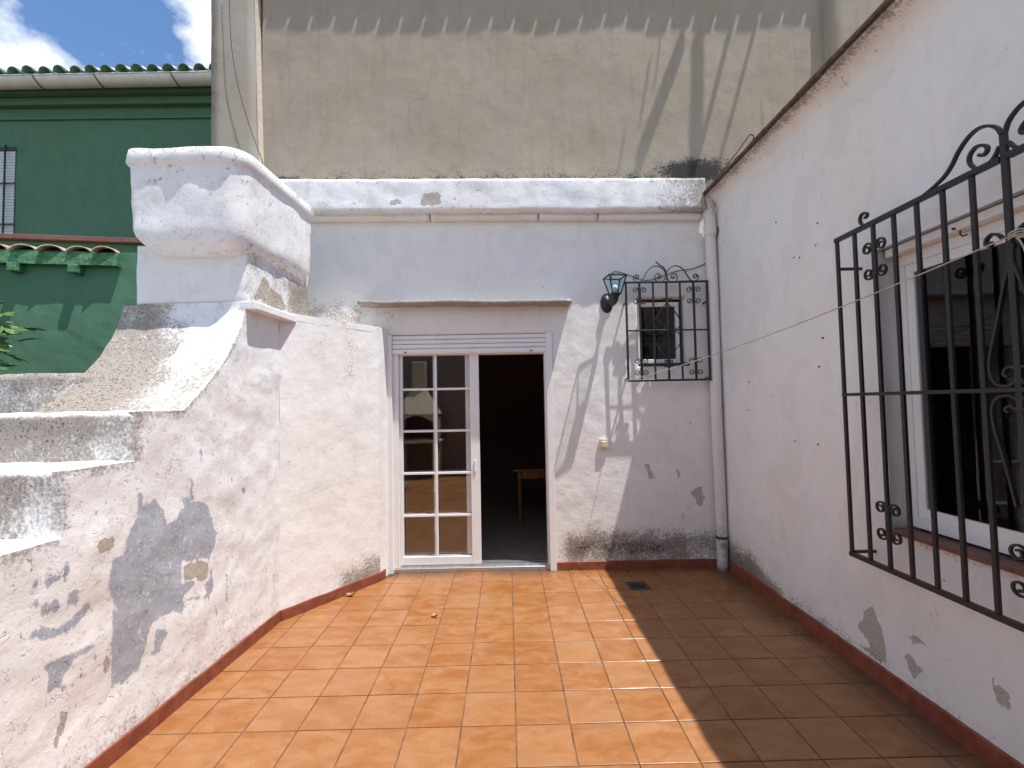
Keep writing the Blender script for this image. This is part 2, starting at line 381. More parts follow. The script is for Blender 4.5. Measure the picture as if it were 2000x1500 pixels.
def leaf_mat():
    m, t, b = mat_new('fig_leaf'); g = G(t)
    c = g.mix(g.rnd(), (0.075, 0.17, 0.030), (0.045, 0.11, 0.030)); c = g.mix(g.ramp(g.noise(25, 4), 0.4, 0.7), c, (0.10, 0.20, 0.045))
    t.links.new(c, b.inputs['Base Color']); b.inputs['Roughness'].default_value = 0.45
    b.inputs['Transmission Weight'].default_value = 0.0
    b.inputs['Subsurface Weight'].default_value = 0.0
    return m
M_leaf = leaf_mat()

# ------------------------------------------------------------------ dense masonry surfaces
def wall_grid(name, O, U, Nn, u0, u1, z0, z1, mat, parent, step=0.02, holes=(), depth=0.2, amp=0.004, nscale=2.2, attr_fn=None, thick=0.0, zfun=None, extra_u=(), extra_z=()):
    """upright wall face on O + U*u + z, outward normal Nn, with openings cut and their reveals built"""
    O = np.array(O, float); U = np.array(U, float); Nn = np.array(Nn, float)
    cu = sorted(set([u0, u1] + [h[0] for h in holes] + [h[1] for h in holes] + list(extra_u)))
    cz = sorted(set([z0, z1] + [h[2] for h in holes] + [h[3] for h in holes] + list(extra_z)))
    us = [u0]; zs = [z0]
    for a, b in zip(cu[:-1], cu[1:]): us += frange(a, b, step)[1:]
    for a, b in zip(cz[:-1], cz[1:]): zs += frange(a, b, step)[1:]
    us = np.array(us); zs = np.array(zs); nu, nz_ = len(us), len(zs)
    uu, zz = np.meshgrid(us, zs); uu = uu.ravel(); zz = zz.ravel()
    P = O[None]+U[None]*uu[:, None]+np.array([[0, 0, 1.0]])*zz[:, None]
    d = np.array([mnoise.fractal(Vector(p)*nscale, 1.0, 2.0, 4) for p in P])*amp
    P = P + Nn[None]*d[:, None]
    def in_hole(u, z): return any(h[0] < u < h[1] and h[2] < z < h[3] for h in holes)
    F = []; flip = np.cross(U, [0, 0, 1])@Nn < 0
    for j in range(nz_-1):
        zc = (zs[j]+zs[j+1])/2
        for i in range(nu-1):
            if holes and in_hole((us[i]+us[i+1])/2, zc): continue
            q = (j*nu+i, j*nu+i+1, (j+1)*nu+i+1, (j+1)*nu+i); F.append(q[::-1] if flip else q)
    V = [tuple(p) for p in P]; UU = list(uu); ZZ = list(zz)
    def strip(idx, dep):
        b = len(V)
        for k in idx:
            V.append(tuple(np.array(V[k])-Nn*dep)); UU.append(UU[k]); ZZ.append(ZZ[k])
        for k in range(len(idx)-1): F.append((idx[k], idx[k+1], b+k+1, b+k))
    for h in holes:
        iu = [i for i in range(nu) if h[0]-1e-9 <= us[i] <= h[1]+1e-9]; iz = [j for j in range(nz_) if h[2]-1e-9 <= zs[j] <= h[3]+1e-9]
        strip([iz[0]*nu+i for i in iu], depth); strip([iz[-1]*nu+i for i in iu][::-1], depth)
        strip([j*nu+iu[0] for j in iz][::-1], depth); strip([j*nu+iu[-1] for j in iz], depth)
    if thick:
        strip([j*nu for j in range(nz_)][::-1], thick); strip([j*nu+nu-1 for j in range(nz_)], thick); strip([(nz_-1)*nu+i for i in range(nu)][::-1], thick)
    at = attr_fn(np.array(UU), np.array(ZZ)) if attr_fn else None
    return obj(name, V, F, mat, parent, smooth=True, attrs=at)
def dense_box(name, fr, a0, a1, b0, b1, c0, c1, mat, parent, step=0.03, amp=0.006, nscale=5, attr_fn=None, rnd=0.0):
    """box in the frame fr(a,b,c), every face subdivided, corners softened, surface uneven"""
    V = []; F = []; L_ = []
    lo = np.array([a0, b0, c0]); hi = np.array([a1, b1, c1]); ctr = (lo+hi)/2
    for ax in range(3):
        o1, o2 = (ax+1) % 3, (ax+2) % 3
        for sd in (0, 1):
            s1 = frange(lo[o1], hi[o1], step); s2 = frange(lo[o2], hi[o2], step); b = len(V)
            for x in s1:
                for y in s2:
                    p = np.zeros(3); p[ax] = hi[ax] if sd else lo[ax]; p[o1] = x; p[o2] = y
                    if rnd:
                        q = np.clip(p, lo+rnd, hi-rnd); dv = p-q; n = np.linalg.norm(dv)
                        if n > rnd: p = q+dv*(rnd/n)
                    L_.append(p); wpt = fr(*p); V.append(tuple(Vector(wpt)+nvec(wpt, nscale, amp)))
            n2 = len(s2)
            for i in range(len(s1)-1):
                for j in range(n2-1):
                    q = (b+i*n2+j, b+(i+1)*n2+j, b+(i+1)*n2+j+1, b+i*n2+j+1); F.append(q if sd else q[::-1])
    at = attr_fn(np.array(L_)) if attr_fn else None
    o = obj(name, V, F, mat, parent, attrs=at)
    me = o.data; bm = bmesh.new(); bm.from_mesh(me); bmesh.ops.remove_doubles(bm, verts=bm.verts, dist=0.0008); bm.to_mesh(me); bm.free()
    me.polygons.foreach_set('use_smooth', [bool(rnd)]*len(me.polygons))
    return o
def wfr(a, b, c): return (a, b, c)
def grid_surface(name, P, mat, parent, attrs=None, smooth=True, extra=None):
    """P: array (m, n, 3)"""
    m, n, _ = P.shape; V = [tuple(p) for p in P.reshape(-1, 3)]
    F = [(i*n+j, i*n+j+1, (i+1)*n+j+1, (i+1)*n+j) for i in range(m-1) for j in range(n-1)]
    return obj(name, V, F, mat, parent, smooth=smooth, attrs=attrs)

# ================================================================== GROUND
tagit(obj('ground', [(-400,-400,-0.09),(400,-400,-0.09),(400,400,-0.09),(-400,400,-0.09)], [(0,1,2,3)], M_soil), 'bare ground around the houses', kind='structure')
FX0, FY1, FX1 = -1.80, BY+0.02, RX
floor = obj('patio_floor', [(-3.4,-1.9,-0.0045),(FX1+0.02,-1.9,-0.0045),(FX1+0.02,FY1,-0.0045),(-3.4,FY1,-0.0045),(-3.4,-1.9,-0.08),(FX1+0.02,-1.9,-0.08),(FX1+0.02,FY1,-0.08),(-3.4,FY1,-0.08)],
            [(0,1,2,3),(7,6,5,4),(0,4,5,1),(1,5,6,2),(2,6,7,3),(3,7,4,0)], M_grout)
tagit(floor, 'patio floor of square terracotta tiles with dark joints', kind='structure')
TS, TX, TY, GAP = 0.28, 0.0131, 4.432, 0.0030
A0 = np.array([-1.790, 3.715]); A1 = np.array([-1.235, 4.500]); A2 = np.array([-1.195, BY])
def clip(poly, P, n):
    o = []
    for i in range(len(poly)):
        a, b = np.array(poly[i]), np.array(poly[(i+1) % len(poly)]); da, db = (a-P)@n, (b-P)@n
        if da >= 0: o.append(a)
        if da*db < 0: o.append(a+(b-a)*(da/(da-db)))
    return o
sn = np.array([SU[0], SU[1]]); an = np.array([A1[1]-A0[1], -(A1[0]-A0[0])]); an /= np.linalg.norm(an)
bn = np.array([A2[1]-A1[1], -(A2[0]-A1[0])]); bn /= np.linalg.norm(bn)
def tile_vf(poly, h=0.012, bev=0.0022):
    n = len(poly); c = np.mean(poly, 0)
    inner = [p+(c-p)/max(np.linalg.norm(c-p), 1e-6)*bev*1.4 for p in poly]
    v = [(p[0], p[1], -h) for p in poly]+[(p[0], p[1], -bev*0.7) for p in poly]+[(p[0], p[1], 0) for p in inner]
    f = [(i, (i+1) % n, n+(i+1) % n, n+i) for i in range(n)]+[(n+i, n+(i+1) % n, 2*n+(i+1) % n, 2*n+i) for i in range(n)]
    f.append(tuple(range(2*n, 3*n))); return v, f
full = None; far = MB()
for j in range(-1, 23):
    for i in range(-13, 9):
        x0, x1 = TX+TS*i+GAP, TX+TS*(i+1)-GAP; y1, y0 = TY-TS*j-GAP, TY-TS*(j+1)+GAP
        poly = [(x0, y0), (x1, y0), (x1, y1), (x0, y1)]
        if y0 < -0.12:
            if y0 < -1.8: continue
            p = clip([np.array(q) for q in poly], np.array([RX, 0]), np.array([-1.0, 0]))
            if len(p) > 2: v, f = tile_vf(p); far.add(v, f)
            continue
        p = [np.array(q) for q in poly]
        for P, n in ((SC[:2], sn), (A0, an), (np.array([0, BY+0.015]), np.array([0, -1.0])), (np.array([RX-0.005, 0]), np.array([-1.0, 0]))):
            p = clip(p, P, n)
            if len(p) < 3: break
        if len(p) < 3: continue
        ar = 0.5*abs(sum(p[k][0]*p[(k+1) % len(p)][1]-p[(k+1) % len(p)][0]*p[k][1] for k in range(len(p))))
        if ar < 2e-4: continue
        cx, cy = (x0+x1)/2, (y0+y1)/2
        if ar > 0.999*(x1-x0)*(y1-y0) and full is not None:
            o = bpy.data.objects.new('floor_tile', full); C.objects.link(o); o.parent = floor
        else:
            v, f = tile_vf([q-np.array([cx, cy]) for q in p])
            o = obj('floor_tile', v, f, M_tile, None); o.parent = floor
            if ar > 0.999*(x1-x0)*(y1-y0): full = o.data
        o.location = (cx, cy, random.uniform(-0.0006, 0.0006))
        o.rotation_euler = (math.radians(random.gauss(0, 0.10)), math.radians(random.gauss(0, 0.10)), 0)
o = far.make('floor_tile', M_tile, floor); tagit(o, kind='stuff')

def skirting(parent, pts, h=0.085, th=0.012, mat=M_skirt, out_n=None, base_z=0.0):
    """thin painted skirting along a plan polyline; walks with the wall on its left"""
    m = MB(); P = [np.array(p, float) for p in pts]; top = []; 
    dense = [P[0]]
    for a, b in zip(P[:-1], P[1:]):
        n = max(1, int(np.linalg.norm(b-a)/0.05)); dense += [a+(b-a)*k/n for k in range(1, n+1)]
    V = []; F = []
    for i, p in enumerate(dense):
        t = dense[min(i+1, len(dense)-1)]-dense[max(i-1, 0)]; t /= np.linalg.norm(t); n = np.array([t[1], -t[0]])
        hh = h+0.006*mnoise.noise(Vector((p[0]*7, p[1]*7, 1.7))); q = p+n*(th+0.002*mnoise.noise(Vector((p[0]*5, p[1]*5, 7))))
        V += [(p[0], p[1], base_z-0.003), (q[0], q[1], base_z-0.003), (q[0], q[1], base_z+hh-0.005), (q[0]-n[0]*0.004, q[1]-n[1]*0.004, base_z+hh), (p[0]-n[0]*0.01, p[1]-n[1]*0.01, base_z+hh)]
    for i in range(len(dense)-1):
        for k in range(4): F.append((i*5+k, (i+1)*5+k, (i+1)*5+k+1, i*5+k+1))
    F.append((0, 1, 2, 3, 4)); e = (len(dense)-1)*5; F.append((e+4, e+3, e+2, e+1, e))
    return obj('skirting', V, F, mat, parent)

# ================================================================== WHITE HOUSE WITH THE DOOR
house = empty('house', (0, BY, 0), 'low white house with sliding glass door facing the patio', 'house')
DX0, DX1, DZ = -1.205, 0.447, 2.368
wa, wb = PY(1243, 581, BY), PY(1343, 714, BY)
WX0, WX1, WZ0, WZ1 = wa[0], wb[0], wb[2], wa[2]
def back_attr(u, z):
    def poly(pp): return poly_sd(u, z, [(lambda q: (q[0], q[2]))(PY(x, y, BY)) for x, y in pp])
    peel = np.maximum.reduce([poly([(1255,905),(1268,904),(1274,920),(1282,935),(1268,936),(1262,920)]), poly([(1345,962),(1362,950),(1372,948),(1376,975),(1374,990),(1360,990),(1357,972)]),
                              poly([(1210,1060),(1245,1055),(1270,1078),(1225,1080)]), poly([(1318,915),(1326,914),(1332,930),(1324,932)]), np.full(u.shape, -1.0)])+0.012
    dirt = sstep(0.62, 0.15, z)*sstep(0.40, 0.65, u)*(0.62+0.38*np.exp(-((z-0.27)/0.13)**2))
    dirt *= np.where(u > 1.75, 0.75, 1.0)
    dirt = np.maximum(dirt, 0.55*sstep(0.06, 0.0, np.abs(u-2.09))*sstep(1.4, 0.2, z))
    dirt = np.maximum(dirt, 0.55*sstep(0.30, 0.0, np.abs(z-2.58))*sstep(-1.2, -1.5, u))
    dirt = np.maximum(dirt, 0.30*sstep(0.25, 0.0, np.abs(z-2.55))*sstep(-0.9, -1.15, u))
    mould = 0.75*sstep(0.45, 0.15, z)*sstep(0.5, 0.7, u)*sstep(1.85, 1.5, u)*np.exp(-((z-0.24)/0.12)**2)
    wear = 0.15+0.45*sstep(0.9, 1.25, u)*sstep(1.3, 1.0, z)+0.5*sstep(0.9, 0.2, z)*sstep(0.5, 0.7, u)
    return {'peel': peel, 'dirt': dirt, 'mould': mould, 'wear': np.clip(wear, 0, 1.0)}
wall_grid('wall', (0, BY, 0), (1, 0, 0), (0, -1, 0), -2.45, RX+0.03, -0.02, 3.62, M_white, house, step=0.022,
          holes=[(DX0, DX1, -0.02, DZ), (WX0, WX1, WZ0, WZ1)], depth=0.13, amp=0.006, attr_fn=back_attr, thick=0.2)
skirting(house, [(2.05, BY), (DX1+0.012, BY)][::-1] if False else [(DX1+0.012, BY), (2.08, BY)], h=0.083)
# parapet, moulding under it
def prism_quad(name, xl, xr, y0, y1, zl0, zl1, zr0, zr1, mat, parent, step=0.03, amp=0.006, attr=None, wob=0.0):
    def fr(a, b, c):
        t = a; zb = zl0+(zr0-zl0)*t; zt = zl1+(zr1-zl1)*t; x = xl+(xr-xl)*t
        wv = wob*mnoise.noise(Vector((x*2.7, 1.1, 4.4)))+wob*0.6*mnoise.noise(Vector((x*8.0, 3.1, 2.4)))
        return (x, y0+(y1-y0)*b+wv*(1-b), zb+(zt-zb)*c+wv*0.6)
    # parameter box scaled so that the subdivision is even
    Lx, Ly, Lz = abs(xr-xl), abs(y1-y0), abs(zl1-zl0)
    return dense_box(name, lambda a, b, c: fr(a/Lx, b/Ly, c/Lz), 0, Lx, 0, Ly, 0, Lz, mat, parent, step=step, amp=amp, attr_fn=attr, rnd=0.008)
def par_attr(Lp):
    return {'wear': 1.0+0*Lp[:, 0], 'dirt': 0.16+0.50*sstep(3.7, 4.4, Lp[:, 0])+0.20*sstep(0.26, 0.32, Lp[:, 2]),
            'peel': 0.012+np.maximum.reduce([poly_sd(Lp[:, 0], Lp[:, 2], [(1.55,0.03),(1.78,0.04),(1.8,0.17),(1.72,0.19),(1.6,0.17)]), poly_sd(Lp[:, 0], Lp[:, 2], [(1.25,0.04),(1.38,0.05),(1.40,0.12),(1.28,0.11)])])}
prism_quad('parapet', -2.40, 2.015, 4.53, 4.70, 3.595, 3.918, 3.556, 3.873, M_stair, house, attr=par_attr, wob=0.012)
mb_x = [-2.40, -0.75, 0.35, 0.95, 2.02]
for k in range(4):
    prism_quad('moulding', mb_x[k]+0.004, mb_x[k+1]-0.004, 4.615+0.004*(k % 2), 4.70, 3.535-0.012*k, 3.61-0.012*k, 3.525-0.012*k, 3.60-0.012*k, M_white, house, step=0.05, amp=0.003)
prism_quad('door_ledge', -1.458, 0.652, 4.525, 4.70, 2.652, 2.694, 2.632, 2.674, M_stair, house, step=0.025, amp=0.007,
           attr=lambda Lp: {'dirt': np.full(len(Lp), 0.85), 'wear': np.full(len(Lp), 1.0)}, wob=0.004)
# door frame, roller shutter, sliding leaves
fr_ = MB()
fr_.box(DX0-0.012, DX0+0.052, 4.662, 4.80, 0.0, DZ); fr_.make('door_post', M_alu, house, bevel=0.003)
fr_ = MB(); fr_.box(DX1-0.052, DX1+0.012, 4.662, 4.80, 0.0, DZ); fr_.make('door_post', M_alu, house, bevel=0.003)
for a, b in ((DX0+0.052, DX0+0.108), (DX1-0.066, DX1-0.052)):
    box('guide_rail', a, b, 4.705, 4.83, 0.045, 2.19, M_alu, house)
shut = box('roller_shutter', DX0+0.053, DX1-0.053, 4.73, 4.82, 2.165, DZ-0.001, M_alu, house)
sz = [2.170, 2.226, 2.272, 2.318, 2.364]
for k in range(4):
    y = 4.680+0.002*k; s = MB(); X0, X1 = DX0+0.054, DX1-0.054; zz = [sz[k]+0.003, sz[k]+0.012, (sz[k]+sz[k+1])/2, sz[k+1]-0.010, sz[k+1]-0.002]
    yy = [y+0.008, y+0.002, y, y+0.002, y+0.009]; V = []; Fc = []
    for x in (X0, X1):
        for q in range(5): V.append((x, yy[q], zz[q]))
        V.append((x, 4.735, zz[4])); V.append((x, 4.735, zz[0]))
    for q in range(7): Fc.append((q, (q+1) % 7, 7+(q+1) % 7, 7+q))
    Fc += [(6,5,4,3,2,1,0), (7,8,9,10,11,12,13)]
    obj('slat', V, Fc, M_alu, shut)
for xs in (-1.02, 0.25):
    m = MB(); m.lathe((xs, 4.686, 2.19), (0, -1, 0), [(0.010, 0), (0.010, 0.008), (0.006, 0.010)], 10); m.make('stopper', M_strap, shut)
box('threshold', DX0+0.05, DX1-0.05, 4.69, 4.90, 0.0, 0.042, M_track, house)
m = MB()
for y in (4.725, 4.765, 4.785, 4.825): m.box(DX0+0.06, DX1-0.06, y, y+0.006, 0.042, 0.058)
m.make('door_track', M_track, house)
MUN = [0.546, 0.969, 1.394, 1.819]
def leaf(x0, x1, y, sl_, sr_, vm):
    lf = MB(); z0, z1 = 0.060, 2.30; d = 0.034
    root = box('door_leaf', x0, x0+sl_, y, y+d, z0, z1, M_alu, house, bevel=0.003)
    box('stile', x1-sr_, x1, y, y+d, z0, z1, M_alu, root, bevel=0.003)
    box('bottom_rail', x0+sl_, x1-sr_, y+0.001, y+d-0.001, z0, z0+0.080, M_alu, root, bevel=0.002)
    box('top_rail', x0+sl_, x1-sr_, y+0.001, y+d-0.001, z1-0.08, z1, M_alu, root, bevel=0.002)
    box('muntin', vm-0.012, vm+0.012, y+0.006, y+0.028, z0+0.081, z1-0.081, M_alu, root, bevel=0.002)
    for z in MUN:
        for a, b in ((x0+sl_, vm-0.0125), (vm+0.0125, x1-sr_)): box('muntin', a, b, y+0.007, y+0.027, z-0.011, z+0.011, M_alu, root, bevel=0.002)
    zz = [z0+0.07]+MUN+[z1-0.07]
    for a, b in ((x0+sl_-0.006, vm), (vm, x1-sr_+0.006)):
        for k in range(5):
            s = obj('pane', [(a+0.001, y+0.017, zz[k]+0.001), (b-0.001, y+0.017, zz[k]+0.001), (b-0.001, y+0.017, zz[k+1]-0.001), (a+0.001, y+0.017, zz[k+1]-0.001)], [(0,1,2,3)], M_glass, root)
    return root
lf = leaf(-1.096, -0.288, 4.735, 0.034, 0.092, -0.728)
m = MB(); m.box(-0.345, -0.325, 4.722, 4.735, 0.98, 1.10); m.make('handle', M_alu, lf, bevel=0.004)
leaf(-1.150, -0.372, 4.790, 0.045, 0.060, -0.752)
# small window
win = box('window', WX0+0.02, WX1-0.05, BY+0.060, BY+0.100, WZ0+0.03, WZ0+0.075, M_alu, house)
box('frame', WX0+0.02, WX0+0.055, BY+0.060, BY+0.100, WZ0+0.0755, WZ1-0.085, M_alu, win); box('frame', WX1-0.085, WX1-0.05, BY+0.060, BY+0.100, WZ0+0.0755, WZ1-0.085, M_alu, win)
box('frame', WX0+0.02, WX1-0.05, BY+0.060, BY+0.100, WZ1-0.0845, WZ1-0.04, M_alu, win)
obj('pane', [(WX0+0.05, BY+0.085, WZ0+0.07), (WX1-0.08, BY+0.085, WZ0+0.07), (WX1-0.08, BY+0.085, WZ1-0.08), (WX0+0.05, BY+0.085, WZ1-0.08)], [(0,1,2,3)], M_wglass, win)
box('sill', WX0+0.03, WX1+0.02, BY-0.012, BY+0.06, WZ0+0.005, WZ0+0.030, M_drain, win)
# backing of the wall around the openings, then the room behind
m = MB()
m.box(-2.45, DX0-0.004, BY+0.131, BY+0.25, 0, 3.4); m.box(DX1+0.004, WX0-0.003, BY+0.131, BY+0.25, 0, 3.4); m.box(WX1+0.003, 2.6, BY+0.131, BY+0.25, 0, 3.4)
m.box(DX0-0.004, DX1+0.004, BY+0.131, BY+0.25, DZ+0.01, 3.4); m.box(WX0-0.003, WX1+0.003, BY+0.131, BY+0.25, 0, WZ0-0.004); m.box(WX0-0.003, WX1+0.003, BY+0.131, BY+0.25, WZ1+0.004, 3.4)
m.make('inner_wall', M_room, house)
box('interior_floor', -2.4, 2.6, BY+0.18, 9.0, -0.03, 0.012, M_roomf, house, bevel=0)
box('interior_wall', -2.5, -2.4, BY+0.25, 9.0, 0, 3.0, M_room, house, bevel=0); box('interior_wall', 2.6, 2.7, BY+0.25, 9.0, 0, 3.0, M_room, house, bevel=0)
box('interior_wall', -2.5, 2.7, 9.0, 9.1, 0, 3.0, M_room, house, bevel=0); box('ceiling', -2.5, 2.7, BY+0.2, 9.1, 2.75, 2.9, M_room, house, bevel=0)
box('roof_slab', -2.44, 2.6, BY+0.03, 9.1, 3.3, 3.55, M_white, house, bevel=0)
# table seen through the doorway
tb = empty('table', (0.7, 6.75, 0.012), 'brown wooden table with turned legs inside the dark doorway', 'table')
box('tabletop', 0.06, 1.45, 6.35, 7.25, 0.735, 0.765, M_wood, tb, bevel=0.006); 
m = MB(); m.box(0.13, 1.38, 6.42, 6.445, 0.63, 0.734); m.box(0.13, 1.38, 7.155, 7.18, 0.63, 0.734); m.box(0.13, 0.155, 6.446, 7.154, 0.63, 0.734); m.box(1.355, 1.38, 6.446, 7.154, 0.63, 0.734); m.make('apron', M_wood, tb)
for x in (0.15, 1.36):
    for y in (6.44, 7.16):
        m = MB(); m.lathe((x, y, 0.012), (0, 0, 1), [(0.02, 0), (0.028, 0.02), (0.030, 0.10), (0.022, 0.13), (0.034, 0.17), (0.022, 0.20), (0.030, 0.42), (0.024, 0.55), (0.036, 0.58), (0.036, 0.72)], 14)
        m.make('leg', M_wood, tb, smooth=True)

# ================================================================== ANGLED WALL LEFT OF THE DOOR
awall = empty('corner_wall', (A0[0], A0[1], 0), 'angled white wall between staircase and sliding door, mouldy at its base', 'wall')
AL = np.linalg.norm(A1-A0); AU = np.array([*((A1-A0)/AL), 0]); AN = np.array([an[0], an[1], 0])
ATOP = 2.425
def aw_attr(u, z):
    dirt = 0.75*sstep(0.48, 0.08, z)*sstep(0.30, 0.62, u)+0.40*sstep(ATOP-0.12, ATOP, z)*sstep(0.1, 0.6, u)
    dirt = np.maximum(dirt, 0.40*np.exp(-((u-0.62)/0.10)**2)*sstep(0.9, 2.3, z)); dirt = np.maximum(dirt, 0.32*np.exp(-((u-0.36)/0.06)**2)*sstep(1.0, 2.3, z))
    return {'dirt': dirt, 'wear': 0.2+0.5*sstep(0.5, 0.1, z)}
wall_grid('wall', (A0[0], A0[1], 0), AU, AN, -0.02, AL, 0, ATOP, M_white, awall, step=0.022, amp=0.006, attr_fn=aw_attr)
RL = np.linalg.norm(A2-A1); RU = np.array([*((A2-A1)/RL), 0]); RN = np.array([bn[0], bn[1], 0])
wall_grid('wall_end', (A1[0], A1[1], 0), RU, RN, 0, RL+0.01, 0, ATOP, M_white, awall, step=0.03, amp=0.004)
tp = [(*A0, ATOP), (*A1, ATOP), (*A2, ATOP), (-1.95, BY, ATOP), (-1.95, 3.73, ATOP)]
obj('wall_top', tp+[(x, y, ATOP-0.06) for x, y, z in tp], [(0,1,2,3,4)]+[(i, i+5, (i+1) % 5+5, (i+1) % 5) for i in range(5)], M_white, awall)
skirting(awall, [A0-AU[:2]*0.006, A1-AU[:2]*0.02, A1+RU[:2]*0.02, A1+RU[:2]*0.09], h=0.085)

# ================================================================== OUTSIDE STAIRCASE
st = empty('staircase', tuple(LW(-0.4, -1.5, 0)), 'whitewashed masonry staircase with flaking paint, grey patches and a rounded trough on top', 'staircase')
SWEEP = [(-1.03, 1.640), (-1.004, 1.652), (-0.92, 1.715), (-0.84, 1.782), (-0.704, 1.915), (-0.579, 2.065), (-0.489, 2.233), (-0.450, 2.35), (-0.445, 2.404)]
steps = [(-3.46, 0.16), (-3.10, 0.40), (-2.74, 0.64), (-2.38, 0.88), (-2.04, 1.115), (-1.685, 1.400), (-1.320, 1.650)]
def sw_z(v):
    return float(np.interp(v, [p[0] for p in SWEEP], [p[1] for p in SWEEP]))
segs = [(steps[k][0], steps[k+1][0] if k+1 < len(steps) else -1.004, (lambda z: (lambda v: z))(steps[k][1])) for k in range(len(steps))]
segs += [(-1.004, -0.445, sw_z), (-0.445, 0.012, lambda v: 2.404)]
def cr(x, y): return (60+x/3.0, 880+y/3.0)
def S2(pp): return [(lambda q: (q[1], q[2]))(PU(*cr(x, y))) for x, y in pp]
def stair_attr(v, z):
    def P(pp): return poly_sd(v, z, S2(pp))
    def Ln(pp, wd): return line_sd(v, z, S2(pp), wd)
    main = [(470,625),(540,605),(550,500),(580,445),(622,400),(618,250),(645,235),(662,310),(700,310),(702,275),(750,268),(762,330),(788,342),(795,420),(825,425),(850,392),(892,330),(888,265),(930,262),(942,300),(1000,288),(1040,320),(1062,380),(1085,480),(1075,560),(1045,640),(1065,700),(1072,800),(1045,860),(1052,965),(1025,870),(905,880),(885,955),(790,965),(742,1000),(700,1050),(690,1130),(662,1200),(652,1310),(600,1318),(545,1368),(480,1390),(464,1250),(470,1000),(485,940),(442,790),(448,700)]
    bite = P([(890,665),(1000,635),(1042,650),(1048,750),(1000,790),(1030,840),(970,850),(895,868),(905,840),(965,790),(960,760),(890,765)])
    grey = np.minimum(P(main), -bite)
    more = [P([(722,1048),(780,1028),(806,1070),(765,1150),(752,1205),(708,1212)]), P([(70,1240),(200,1188),(300,1148),(365,1118),(385,1150),(265,1222),(205,1310),(155,1400),(62,1452),(98,1330)]),
            Ln([(115,765),(125,762)], 0.029), Ln([(243,860),(247,872)], 0.031), Ln([(100,925),(140,915)], 0.031), Ln([(28,1070),(70,1082),(130,1075),(200,1045),(270,985),(320,930)], 0.029),
            P([(190,655),(215,650),(222,715),(240,735),(195,768)]), Ln([(1150,700),(1150,880)], 0.010), Ln([(1155,900),(1158,990)], 0.006), Ln([(1142,610),(1150,650)], 0.012), Ln([(1175,160),(1175,178)], 0.011), Ln([(1236,235),(1250,238)], 0.014),
            Ln([(1000,0),(1000,190)], 0.013), Ln([(948,165),(945,280)], 0.020), Ln([(1026,185),(1026,230)], 0.008), Ln([(25,760),(35,800)], 0.012), Ln([(30,890),(30,910)], 0.014), Ln([(180,965),(185,975)], 0.010),
            Ln([(1065,830),(1110,1060)], 0.007), Ln([(1012,1000),(1012,1030)], 0.010), Ln([(375,1200),(378,1220)], 0.010), Ln([(348,1360),(352,1385)], 0.011)]
    grey = np.maximum.reduce([grey]+more)+0.018
    peel = np.maximum.reduce([P([(895,665),(1000,640),(1040,655),(1045,745),(1000,780),(960,760),(895,765)]), P([(390,520),(480,500),(490,590),(440,600),(385,605)]), P([(435,1180),(470,1225),(468,1300),(430,1305)]),
                              P([(275,1280),(300,1265),(290,1330)]), P([(-10,640),(20,630),(30,690),(-10,730)]), Ln([(1430,720),(1425,840)], 0.010), Ln([(1385,690),(1385,740)], 0.008),
                              P([(180,1530),(240,1510),(210,1640),(160,1760),(120,1750)])])+0.014
    dirt = 0.34*sstep(0.32, 0.05, z)+0.10
    edge = np.full(v.shape, 9.0)
    for k in range(len(steps)):
        b = steps[k+1][0] if k+1 < len(steps) else -1.0
        edge = np.where((v >= steps[k][0]) & (v < b), np.minimum(np.abs(z-steps[k][1]), v-steps[k][0]+0.02*(z < steps[k][1]-0.25)*100), edge)
    dirt = np.maximum(dirt, 0.6*sstep(0.10, 0.0, edge))
    dirt = np.maximum(dirt, 0.55*(v > -1.0)*sstep(0.07, 0.0, np.interp(v, [p[0] for p in SWEEP], [p[1] for p in SWEEP])-z)*(v < -0.445))
    return {'grey': grey, 'peel': peel, 'dirt': dirt, 'wear': 0.55+0.45*sstep(-0.2, -0.8, v)}
V = []; F = []; VV = []; ZZ = []; DZ_ = 0.018; seen = {}
def sv(v, z, u=0.0):
    key = (round(v, 4), round(z, 4), u)
    if key not in seen:
        wpt = LW(u, v, z); d = 0.009*mnoise.fractal(Vector(wpt)*3.3, 1.0, 2.0, 4)+0.006*mnoise.noise(Vector(wpt)*1.7)
        seen[key] = len(V); V.append(tuple(wpt+SU*d)); VV.append(v); ZZ.append(z)
    return seen[key]
for a, b, fn in segs:
    cols = frange(a, b, 0.016); K = int(max(fn(a), fn(b), fn((a+b)/2))/DZ_)+1
    for va, vb in zip(cols[:-1], cols[1:]):
        ta, tb_ = fn(va), fn(vb)
        for k in range(K):
            q = [sv(va, min(k*DZ_, ta)), sv(vb, min(k*DZ_, tb_)), sv(vb, min((k+1)*DZ_, tb_)), sv(va, min((k+1)*DZ_, ta))]
            q = [x for i, x in enumerate(q) if x not in q[:i]]
            if len(q) > 2: F.append(tuple(q))
        i0 = len(V)
        V += [V[sv(va, ta)], V[sv(vb, tb_)], tuple(LW(-0.05, vb, tb_+0.003)), tuple(LW(-0.05, va, ta+0.003))]; VV += [va, vb, vb, va]; ZZ += [ta, tb_, tb_, ta]
        F.append((i0, i0+1, i0+2, i0+3))
    if a > -1.3: continue
    zs_ = frange(max(0, fn(a)-0.30), fn(a), DZ_); i0 = len(V)
    for z in zs_: p = np.array(V[sv(a, z)]) if (round(a, 4), round(z, 4), 0.0) in seen else LW(0, a, z); V += [tuple(p), tuple(p-SU*0.05)]; VV += [a, a]; ZZ += [z, z]
    for k in range(len(zs_)-1): F.append((i0+2*k, i0+2*k+2, i0+2*k+3, i0+2*k+1))
